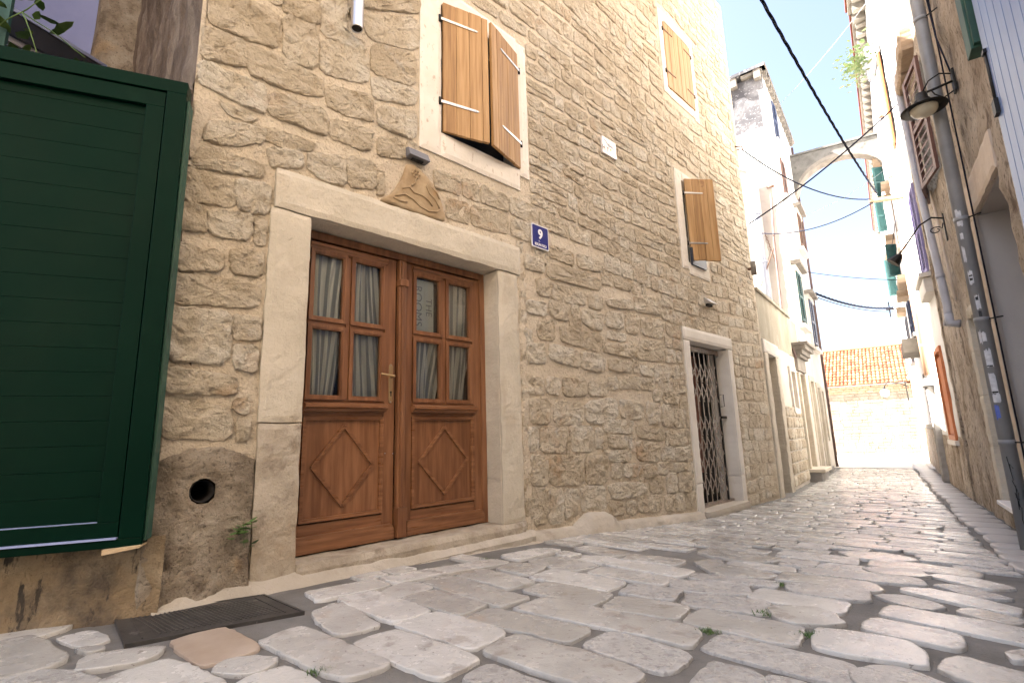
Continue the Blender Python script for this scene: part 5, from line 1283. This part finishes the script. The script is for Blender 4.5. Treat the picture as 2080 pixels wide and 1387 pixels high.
for k in range(5): piece('orange_slat', M['orange'], r2, FR, 3.585 + k*.152, 3.585 + k*.152 + .13, .61, 1.93, -.04, .005)
piece('window_sill', M['white_stone'], r2, FR, 3.40, 4.52, .44, .515, -.05, .05)
piece('dark_gap', M['dark'], r2, FR, 3.5, 4.42, .5, 2.08, -.2, -.06)
louvre(FR, 3.02, 3.45, 3.28, 4.82, .02, .03, r2, M['violet'], 12); louvre(FR, 3.46, 3.89, 3.28, 4.82, .03, .02, r2, M['violet'], 12)
rough_block(FR, 2.95, 3.95, 2.90, 3.14, -.02, .12, 'sill_box', M['white_stone'], r2, amp=.01); piece('sill_shelf', M['white_stone'], r2, FR, 2.9, 4.0, 3.15, 3.22, -.02, .16)
for k in range(2): piece('orange_shutter_board', M['orange'], r2, FR, 4.5 + k*.2, 4.5 + k*.2 + .15, 6.32, 8.38, .0, .03)
for z in (3.4, 4.4, 6.2): mb().tube([FR.p(5.98, z - 1, .03), FR.p(5.95, z, .03)], .01, 6).build('conduit', M['rust'], r2)

# white house, its shade put into a pale grey plaster
r3 = thing('shade_grey_house', 'long white house front, its shade put into pale grey plaster, with navy and teal shutters', 'house', FR3.p(5, 0, -1))
sheet(FR3, 0.0, 9.5, .68, 10.45, .25, 'shade_grey_front', M['shaded_white_plaster'], r3, amp=.004, freq=2)
sheet(FR3, 0.0, 9.5, -.7, .68, .12, 'base_course', M['old_plaster'], r3, amp=.02, freq=3, off=.02)
b = mb(); b.box(FR3, 0, 17.0, -.7, 10.45, -4, -.03); b.build('body', M['shaded_white_plaster'], r3)
rough_block(FR3, -.12, .42, -.6, 1.55, -.05, .10, 'pilaster', M['granite'], r3, amp=.01); piece('pilaster_capital', M['granite'], r3, FR3, -.2, .48, 1.56, 1.64, -.05, .16); piece('pilaster_capital', M['corbel'], r3, FR3, -.15, .45, 1.65, 1.72, -.05, .12)
mb().prism(FR3, [(1.0, 2.72), (2.9, 2.72), (2.6, 2.42), (1.2, 2.42)], .0, .34).build('bay_underside', M['corbel'], r3)
def hood(fr, s0, s1, z, parent, o=.2, m_='lintel_stone'):
    mb().prism(fr, [(s0, z + .16), (s1, z + .16), (s1, z + .09), (s1 - .08, z), (s0 + .08, z), (s0, z + .09)], 0, o).build('window_hood', M[m_], parent)
for (s0, s1, z0, z1, mm, ho) in ((1.0, 1.75, 2.85, 3.9, 'navy', 1), (2.9, 3.6, 2.7, 3.95, 'navy', 1), (5.6, 6.4, 2.6, 4.0, 'grey_box', 1), (2.2, 2.8, .8, 2.0, 'lintel_stone', 0), (4.4, 5.1, 5.0, 5.95, 'teal', 1), (8.2, 9.0, 5.2, 6.5, 'teal', 1), (4.2, 4.9, 7.35, 8.3, 'teal', 1), (8.0, 8.7, 7.5, 8.7, 'teal', 1), (1.2, 1.9, 5.0, 6.3, 'lintel_stone', 1)):
    piece('window_pane', M['dark'], r3, FR3, s0 + .02, s1 - .02, z0, z1, -.02, .006)
    piece('window_sill', M['white_stone'], r3, FR3, s0 - .1, s1 + .1, z0 - .1, z0 - .01, -.02, .12)
    if ho: hood(FR3, s0 - .15, s1 + .15, z1 + .12, r3, .22)
    if mm == 'teal':
        louvre(FR3, s0, s0 - .12, z0, z1, .02, .26, r3, M['teal'], 12)
    elif ho:
        louvre(FR3, s0, (s0+s1)/2, z0, z1, .02, .05, r3, M[mm], 12); louvre(FR3, s1, (s0+s1)/2, z0, z1, .02, .05, r3, M[mm], 12)
piece('stone_door_frame', M['white_stone'], r3, FR3, 1.3, 1.45, -.5, 1.5, 0, .03)
# sunlit end house
r4 = thing('end_house', 'last right-hand house, dazzling white in the sun at the square', 'house', FR3.p(13, 0, -1))
sheet(FR3, 9.5, 17.0, -.7, 10.45, .3, 'white_front', M['white_plaster'], r4, amp=.004, freq=2)
piece('end_face', M['white_plaster'], r4, FR3, 16.9, 17.0, -.7, 10.4, -5, -.01)
for (s0, s1, z0, z1) in ((10.5, 11.2, 2.6, 4.0), (12.6, 13.3, 2.6, 4.0), (10.6, 11.3, .3, 1.6), (12.8, 13.5, -.3, 1.5)):
    piece('window_pane', M['navy'], r4, FR3, s0, s1, z0, z1, -.02, .01); piece('window_sill', M['white_stone'], r4, FR3, s0 - .08, s1 + .08, z0 - .09, z0 - .01, -.02, .1)
# eaves over the right-hand fronts: tile edge on corbels
ev = thing('corbelled_eaves', 'long eaves of the right-hand houses carried on a row of small corbels', 'eaves', FR.p(8, 10, 0))
piece('eaves_slab', M['corbel'], ev, FR, 3.2, 6.0, 10.52, 10.60, -.5, .32); piece('eaves_slab', M['corbel'], ev, FR3, 0, 17.2, 10.47, 10.55, -.5, .26)
piece('roof_tiles', M['rooftile'], ev, FR, 3.2, 6.0, 10.61, 10.68, -.5, .36); piece('roof_tiles', M['rooftile'], ev, FR3, 0, 17.2, 10.56, 10.62, -.5, .30)
s = 3.3
while s < 6: mb().prism(FR, [(s, 10.51), (s + .14, 10.51), (s + .14, 10.30), (s, 10.30)], 0, .24).build('corbel', M['corbel'], ev); s += .38
s = .1
while s < 17: mb().prism(FR3, [(s, 10.46), (s + .14, 10.46), (s + .14, 10.25), (s, 10.25)], 0, .2).build('corbel', M['corbel'], ev); s += .40

# ================================================================== LEFT, FURTHER ON
n2 = F2.N
w2 = thing('courtyard_wall', 'one-storey wall past the stone house, mossy render above pale door frames', 'wall', F2.p(2, 0, -1))
HW2 = [(.34, .98, -.6, 2.12), (2.34, 2.80, 1.2, 1.97), (3.42, 4.12, -.15, 2.02)]
sheet(F2, .03, 4.25, 2.35, 3.25, .08, 'render_face', M['mossy'], w2, amp=.012, freq=4, off=-.012)
sheet(F2, .03, 4.25, -.6, 2.35, .08, 'wall_face', M['cream_plaster'], w2, HW2, amp=.012, freq=5, off=-.012)
b = mb(); b.box(F2, .03, 4.25, -.6, 3.24, -.75, -.7); b.box(F2, .03, 4.25, 3.18, 3.24, -.7, -.03); b.build('core', M['mossy'], w2)
for z in np.arange(-.3, 1.15, .22):
    s = 1.42
    while s < 3.1:
        w_ = U(.18, .38)
        V, Fc = stone_rings([(s, z), (min(s + w_, 3.15) - .015, z + U(-.01, .01)), (min(s + w_, 3.15) - .015, z + .2), (s, z + .2 + U(-.01, .01))], lambda a, c_, h: F2.p(a, c_, h), .02, .06, .012, FAR_RINGS)
        b = mb(); b.v = V; b.f = Fc; b.build('stone', M['stone'], w2, recalc=False); s += w_
for z in np.arange(-.35, 2.3, .24):
    V, Fc = stone_rings([(.98+.3, z), (1.42, z), (1.42, z + .22), (1.28, z + .22)], lambda a, c_, h: F2.p(a, c_, h), .014, .06, .01, FAR_RINGS)
rough_block(F2, .06, .335, -.5, 2.12, -.4, .03, 'door_jamb', M['quoin'], w2, amp=.01); rough_block(F2, .985, 1.25, -.5, 2.12, -.4, .03, 'door_jamb', M['quoin'], w2, amp=.01); rough_block(F2, .05, 1.27, 2.125, 2.36, -.4, .035, 'door_lintel', M['white_stone'], w2)
mb().box(F2, .345, .40, -.45, 1.9, -.16, -.12).box(F2, .345, .97, -.45, .5, -.165, -.125).build('iron_gate', M['iron'], w2)
mb().box(F2, .34, .98, -.5, 2.12, -.5, -.45).build('gate_back', M['render_grey'], w2)
for k in range(5): piece('gate_bar', M['iron'], w2, F2, .42 + k*.11, .435 + k*.11, .5, 1.55, -.15, -.135)
for r in ((2.24, 2.335, 1.1, 2.07), (2.805, 2.90, 1.1, 2.07), (2.335, 2.805, 1.975, 2.07), (2.335, 2.805, 1.08, 1.195)): piece('window_frame', M['white_stone'], w2, F2, *r, -.2, .035)
piece('window_pane', M['cream_band'], w2, F2, 2.34, 2.8, 1.2, 1.97, -.25, -.2)
for r in ((3.28, 3.415, -.3, 2.02), (4.125, 4.24, -.3, 2.02)): piece('door_jamb', M['quoin'], w2, F2, *r, -.4, .04, bevel=.008)
piece('inner_door', M['lintel_stone'], w2, F2, 3.42, 4.12, -.15, 2.02, -.35, -.3)
piece('doorstep', M['quoin'], w2, F2, 3.2, 4.3, -.16, -.09, -.3, .30, bevel=.01); piece('doorstep', M['granite'], w2, F2, 3.25, 4.25, -.5, -.165, -.3, .22, bevel=.01)
for k, (h0, h1, o_) in enumerate(((2.06, 2.35, .05), (2.352, 2.42, .12), (2.422, 2.52, .17), (2.522, 2.62, .24), (2.622, 2.68, .30))): piece('cornice_course', M['corbel'], w2, F2, 3.22 - k*.02, 4.3 + k*.03, h0, h1, -.1, o_)
piece('coping', M['mossy'], w2, F2, .04, 3.2, 3.245, 3.30, -.5, .03)
L = mb()
for i in range(240):
    s = U(.6, 2.9); o_ = U(-.12, .02); h = U(.03, .12); q = Vector(F2.p(s, 3.29, o_)); a = U(0, 6.28)
    L.face([q, q + Vector((.008, .004, 0)), q + Vector((.03 * math.cos(a), .03 * math.sin(a), h))])
tuf = thing('wall_top_grass', 'thin grass growing along the top of the courtyard wall', 'grass', F2.p(1.7, 3.3, 0)); tuf['kind'] = 'stuff'
L.build('blades', M['weed'], tuf, recalc=False)

w3 = thing('tall_white_house', 'tall white house with a mould-blackened gable top under corbelled eaves', 'house', F3.p(2, 0, -1))
nw = FW.N
sheet(FW, -.0, 5.0, 2.5, 8.55, .2, 'gable_wall', M['white_plaster'], w3, amp=.006, freq=2)
sheet(FW, -.0, 5.0, 8.55, 10.05, .1, 'gable_top', M['mould'], w3, amp=.006, freq=2)
rough_block(FW, .06, .42, 3.4, 6.9, -.05, .012, 'bare_patch', M['render_grey'], w3, step=.1, amp=.005)
rough_block(FW, -.0, .12, 2.6, 9.6, -.05, .016, 'corner_strip', M['white_plaster'], w3, step=.15, amp=.005)
HW3 = [(.95, 1.55, -.6, 1.95), (2.2, 2.8, -.6, 1.85), (3.1, 3.5, .5, 1.8)]
sheet(F3, .25, 4.4, -.7, 2.9, .15, 'lower_front', M['cream_plaster'], w3, HW3, amp=.006, freq=2, off=.012)
sheet(F3, .0, 4.4, 2.9, 10.05, .25, 'upper_front', M['white_plaster'], w3, amp=.004, freq=2)
b = mb(); b.box(F3, .05, 4.38, -.7, 10.0, -5, -.45); b.box(F3, 4.3, 4.4, -.7, 10.0, -5, -.02); b.build('body', M['cream_plaster'], w3)
for (s0, s1, z0, z1, c_) in ((.95, 1.55, -.3, 1.95, 1), (2.2, 2.8, -.25, 1.85, 1), (3.1, 3.5, .5, 1.8, 0)):
    piece('door_panel' if c_ else 'window_pane', M['lintel_stone'], w3, F3, s0, s1, z0, z1, -.3, -.26)
    for r in ((s0 - .12, s0, z0 - .1, z1 + .12), (s1, s1 + .12, z0 - .1, z1 + .12), (s0, s1, z1, z1 + .12)): piece('opening_frame', M['quoin'], w3, F3, *r, -.26, .04)
    if c_: piece('doorstep', M['granite'], w3, F3, s0 - .1, s1 + .1, z0 - .3, z0, -.3, .1)
def grand_window(s0, s1, z0, z1, shut, hd=1):
    piece('window_pane', M['dark'], w3, F3, s0, s1, z0, z1, -.02, .01)
    for r in ((s0 - .13, s0, z0 - .1, z1), (s1, s1 + .13, z0 - .1, z1)): piece('window_frame', M['white_stone'], w3, F3, *r, -.02, .06)
    piece('window_sill', M['white_stone'], w3, F3, s0 - .2, s1 + .2, z0 - .2, z0 - .1, -.02, .14)
    if hd:
        piece('window_cornice', M['white_stone'], w3, F3, s0 - .16, s1 + .16, z1, z1 + .14, -.02, .10); piece('window_cornice', M['corbel'], w3, F3, s0 - .22, s1 + .22, z1 + .142, z1 + .24, -.02, .22)
    if shut:
        louvre(F3, s0, (s0+s1)/2, z0, z1, .07, .09, w3, M[shut], 12); louvre(F3, s1, (s0+s1)/2, z0, z1, .07, .09, w3, M[shut], 12)
grand_window(.75, 1.55, 3.45, 4.75, 'teal'); grand_window(2.75, 3.5, 3.1, 4.4, 'navy')
grand_window(2.9, 3.6, 6.1, 7.1, 'rust', 1); grand_window(.7, 1.4, 6.9, 7.9, 'brown', 0); grand_window(.5, 1.2, 8.4, 9.5, 'navy', 0)
piece('eaves_slab', M['corbel'], w3, F3, -.16, 4.6, 10.16, 10.24, -.5, .12); piece('eaves_slab', M['mould'], w3, FW, -.10, 5.0, 10.16, 10.245, -.5, .17)
piece('eaves_board', M['corbel'], w3, F3, -.1, 4.5, 10.06, 10.15, -.5, .02)
s = .05
while s < 4.4: mb().prism(F3, [(s, 10.15), (s + .12, 10.15), (s + .12, 9.93), (s, 9.93)], 0, .10).build('corbel', M['corbel'], w3); s += .34
for s in (.02, .62, 1.2, 1.8): mb().prism(FW, [(s, 10.155), (s + .16, 10.155), (s + .16, 9.9), (s, 9.9)], 0, .15).build('corbel', M['corbel'], w3)
wp = pipe_path('downpipe', 'white downpipe on the gable wall of the tall white house', [FW.p(1.0, 7.75, .08), FW.p(.60, 7.50, .08), FW.p(.55, 7.40, .09), FW.p(.52, 5.5, .09), FW.p(.49, 3.2, .09)], .075, M['pipe_white'], (FW.p(.52, 6.2, .09), FW.p(.50, 4.9, .09)))
rp = pipe_path('rusty_pole', 'thin rusty brown pole rising from the courtyard wall to the white gable', [FW.p(.14, 6.6, .12), FW.p(.2, 5.3, .16), FW.p(.23, 3.4, .2), F2.p(3.0, 2.3, .06)], .024, M['pipe_brown'])
rp['category'] = 'pole'
mb().tube([FW.p(.19, 5.3, .14), FW.p(.62, 4.3, .12)], .014, 6).build('stay', M['rust'], rp, smooth=True)
mb().tube([FW.p(.20, 6.85, .02), FW.p(.14, 6.82, .10), FW.p(.05, 6.80, .12)], .03, 8).build('pipe_elbow', M['rust'], rp, smooth=True)
an = thing('iron_anchor', 'thin iron rod leaning from the white gable wall', 'iron rod', FW.p(.3, 8, .1))
mb().tube([FW.p(.18, 8.3, .22), FW.p(.42, 7.75, .03)], .010, 6).build('rod', M['iron'], an, smooth=True)
ch = thing('hanging_chain', 'short rusty chain hanging on the gable wall by the white pipe', 'chain', FW.p(.35, 5.6, .05))
for k in range(9): 
    c0 = Vector(FW.p(.40 - k*.02, 5.62 - k*.10, .06)); mb().tube([c0 + Vector((.0, 0, .05)), c0 + Vector((.02, 0, 0)), c0 + Vector((0, 0, -.05))], .010, 6).build('link', M['rust'], ch, smooth=True)
ep = pipe_path('downpipe', 'dark thin downpipe at the far end of the tall white house', [F3.p(4.3, 9.9, .05), F3.p(4.3, 3.0, .05), F3.p(4.3, gf(F3, 4.3), .05)], .035, M['pipe_brown'])

# ---- arch across the lane
FA = Frame(0, 0, 0, 1); FA.o = F2.o + 8.0 * F2.D; FA.D = F2.N; FA.N = -F2.D
arch = thing('arch', 'slim stone arch bracing the houses high across the lane', 'arch', FA.p(1, 8, 0))
b = mb(); n = 22; up_, lo_ = [], []
for i in range(n + 1):
    f = i / n; s = -.15 + 2.75 * f
    zt = 9.34 - .06 * s
    c = 1.15; rr = 1.18
    x = (s - c) / rr
    zl = 8.95 - (1 - math.sqrt(max(0, 1 - min(1, abs(x)) ** 2))) * .95 if abs(x) < 1 else 8.0
    up_.append((s, zt)); lo_.append((s, zl))
for i in range(n):
    b.hexa([FA.p(*lo_[i], -.18), FA.p(*lo_[i+1], -.18), FA.p(*up_[i+1], -.18), FA.p(*up_[i], -.18)], [FA.p(*lo_[i], .18), FA.p(*lo_[i+1], .18), FA.p(*up_[i+1], .18), FA.p(*up_[i], .18)])
o = b.build('arch_body', M['arch_stone'], arch); 
b = mb()
for i in range(n):
    b.hexa([FA.p(lo_[i][0], lo_[i][1] - .05, -.20), FA.p(lo_[i+1][0], lo_[i+1][1] - .05, -.20), FA.p(lo_[i+1][0], lo_[i+1][1] + .08, -.20), FA.p(lo_[i][0], lo_[i][1] + .08, -.20)],
           [FA.p(lo_[i][0], lo_[i][1] - .05, .20), FA.p(lo_[i+1][0], lo_[i+1][1] - .05, .20), FA.p(lo_[i+1][0], lo_[i+1][1] + .08, .20), FA.p(lo_[i][0], lo_[i][1] + .08, .20)])
o = b.build('arch_ring', M['corbel'], arch)
piece('arch_coping', M['white_stone'], arch, FA, -.15, 2.6, 9.2, 9.205, -.1, .1)
b = mb(); b.hexa([FA.p(-.15, 9.36, -.22), FA.p(2.6, 9.195, -.22), FA.p(2.6, 9.26, -.22), FA.p(-.15, 9.42, -.22)], [FA.p(-.15, 9.36, .22), FA.p(2.6, 9.195, .22), FA.p(2.6, 9.26, .22), FA.p(-.15, 9.42, .22)]); b.build('arch_coping', M['arch_stone'], arch)

# ---- low building across the end
cb = thing('end_building', 'low pale stone building with a terracotta tile roof closing the view', 'building', FC.p(1, 0, -1))
piece('wall', M['church_joint'], cb, FC, -6, 9, -.8, 2.38, -5, 0)
b = mb(); z = -.5
while z < 2.05:
    h = U(.11, .15); s = -3 + U(0, .2)
    while s < 6:
        w_ = U(.2, .55)
        b.box(FC, s, s + w_ - .012, z, min(z + h, 2.08) - .012, 0, U(.012, .026)); s += w_
    z += h
o = b.build('wall_blocks', M['church'], cb); o['kind'] = 'stuff'
for (z0, z1, o_) in ((2.10, 2.19, .03), (2.20, 2.29, .07), (2.30, 2.37, .12)):
    s = -3 + z0
    while s < 6:
        piece('eave_brick', M['brick'], cb, FC, s, s + .26, z0, z1, -.01, o_ + U(0, .01)); s += .275
piece('roof_bed', M['rooftile'], cb, FC, -6, 9, 2.372, 2.38, -5, .16)
# tiled slope
th = math.atan2(4.23 - 2.42, 3.14); SL = math.hypot(4.23 - 2.42, 3.14); t_ = mb(); NR_, NC = 13, 64
def slope_pt(s, l, h): return FC.p(s, 2.42 + l * math.sin(th) + h * math.cos(th), .16 - l * math.cos(th) + h * math.sin(th))
for cidx in range(NC):
    s0 = -3.6 + cidx * .138
    for r_ in range(NR_):
        l0, l1 = SL * r_ / NR_ - .02, SL * (r_ + 1) / NR_ + .02; base = len(t_.v); dj = U(-.006, .006)
        for (l, rr, hh) in ((l0, .058, .022), (l1, .050, .0)):
            for k in range(7):
                a = math.pi * k / 6; t_.v.append(slope_pt(s0 + dj - math.cos(a) * rr, l, hh + math.sin(a) * rr * .95))
        for k in range(6): t_.f.append((base + k, base + k + 1, base + 8 + k, base + 7 + k))
        t_.f.append(tuple(base + k for k in range(7)))
o = t_.build('roof_tiles', M['rooftile'], cb, smooth=False, recalc=False); o['kind'] = 'stuff'
b = mb(); b.face([slope_pt(-6, 0, 0), slope_pt(9, 0, 0), slope_pt(9, SL, 0), slope_pt(-6, SL, 0)]); b.build('roof_underlay', M['rooftile'], cb, recalc=False)
mb().tube([slope_pt(-6, SL, .04), slope_pt(9, SL, .04)], .07, 8).build('ridge', M['rooftile'], cb)
gl = thing('globe_lamp', 'white globe street lamp on a black bracket before the tiled roof', 'street lamp', FC.p(2.0, 2, .5))
GC = FC.p(1.93, 2.02, .6)
mb().lathe(GC, [(0, -.16)] + [(.15 * math.sin(a), -.15 * math.cos(a)) for a in [math.pi * i / 12 for i in range(1, 12)]] + [(0, .15)], 18).build('globe', M['globe'], gl, smooth=True)
mb().lathe(GC, [(.05, .14), (.05, .2), (.02, .24), (0, .25)], 12).build('cap', M['iron'], gl)
mb().tube([Vector(GC) + Vector((0, 0, .22)), Vector(GC) + Vector((.1, -.08, .42)), Vector(FC.p(2.45, 2.35, .5)), Vector(FC.p(2.7, 2.2, .45))], .018, 8).tube([Vector(FC.p(2.3, 2.5, .5)), Vector(FC.p(2.6, 2.4, .5)), Vector(FC.p(2.62, 1.7, .45))], .02, 8).build('bracket', M['iron'], gl, smooth=True)

# ---- cables
def sag(p, q, d, n=16):
    p, q = Vector(p), Vector(q); return [p.lerp(q, i / n) - Vector((0, 0, 4 * d * (i / n) * (1 - i / n))) for i in range(n + 1)]
def cable(label, pts, r, material='cable', twist=0):
    t = thing('cable', label, 'cable', pts[0])
    if not twist: mb().tube(pts, r, 6).build('strand', M[material], t, smooth=True)
    else:
        n = len(pts)
        dense = []
        for i in range(n - 1):
            for k in range(6): dense.append(pts[i].lerp(pts[i+1], k / 6))
        d = (pts[-1] - pts[0]).normalized(); x = d.cross(Vector((0, 0, 1))).normalized(); y = x.cross(d)
        for ph in range(3):
            P_ = [p + (x * math.cos(i * twist + ph * 2.09) + y * math.sin(i * twist + ph * 2.09)) * r for i, p in enumerate(dense)]
            mb().tube(P_, r * .85, 6).build('strand', M[material], t, smooth=True)
    return t
beam_ = thing('timber_bracket', 'brown timber cable bracket sticking out from the white house', 'bracket', FR.p(5.0, 5.4, .2))
mb().hexa([FR.p(4.95, 5.30, -.02), FR.p(5.05, 5.30, -.02), FR.p(5.05, 5.37, -.02), FR.p(4.95, 5.37, -.02)], [FR.p(4.95, 5.38, .56), FR.p(5.05, 5.38, .56), FR.p(5.05, 5.45, .56), FR.p(4.95, 5.45, .56)]).build('beam', M['old_wood'], beam_, bevel=.004)
for k in range(3): mb().lathe(FR.p(5.0, 5.46 + .0, .16 + k*.14), [(.03, 0), (.035, .03), (.02, .05), (.03, .07), (0, .08)], 10).build('insulator', M['white_stone'], beam_)
E1 = FR.p(5.0, 5.52, .40)
cable('thick twisted blue-grey cable slanting down from the top of the view', sag(RAYS['c1'], E1, .12), .010, twist=.6)
cable('black cable from the corner hook sagging to the timber bracket', sag(F1.p(7.98, 5.98, .06), FR.p(5.0, 5.44, .5), .30), .013)
cable('black cable crossing upwards from the stone house corner to the brown shutters', sag(F1.p(8.0, 4.5, .02), FR.p(2.42, 6.04, .0), .10), .013)
cable('lowest black cable from the gable wall up to the timber bracket', sag(FW.p(.48, 5.66, .1), FR.p(5.0, 5.36, .5), .22), .013)
cable('thin dark wire from the teal window cornice across the lane', sag(F3.p(2.0, 5.0, .2), FR3.p(3.4, 4.62, .0), .05), .009)
cable('thick bundled cable slung between the far houses', sag(F3.p(4.35, 4.92, .1), FR3.p(9.0, 4.95, .2), .18), .022, twist=.5)
cable('second cable hanging just under the bundled one', sag(F3.p(4.35, 4.80, .1), FR3.p(9.0, 4.80, .1), .16), .014)
cable('thin pale wire drooping in front of the sky over the tiled roof', sag(F3.p(4.35, 4.62, .1), FR3.p(10.4, 4.1, .0), .35), .008, 'pipe_light')
fb = thing('iron_cable_bracket', 'dark iron cross bracket carrying the bundled cables', 'bracket', FR3.p(9, 4.9, .1))
mb().box(FR3, 8.97, 9.03, 4.88, 4.94, 0, .42).box(FR3, 8.97, 9.03, 4.62, 5.18, .30, .34).build('arms', M['iron'], fb)
cable('faint wire crossing below the arch', sag(F3.p(3.0, 7.0, .1), FR3.p(2.0, 7.3, .0), .15), .005, 'pipe_light')
cable('dark wire running along the grey house front to the teal shutters', sag(FR.p(5.9, 5.3, .1), FR3.p(6.0, 6.2, .12), .1), .008)
cable('hair-thin wire high across the sky', sag(F3.p(1.0, 9.6, .2), FR.p(4.0, 9.3, 0), .1), .004, 'pipe_light')

# members of the same family share a group
GROUPS = {'cable': 'overhead cables crossing the lane', 'downpipe': 'downpipes on the house fronts', 'moss': 'moss tufts in the paving joints', 'wall light': 'small lights on the stone house', 'street lamp': 'street lamps of the lane'}
for o in list(scene.objects):
    if o.parent is None and o.get('category') in GROUPS: o['group'] = GROUPS[o['category']]
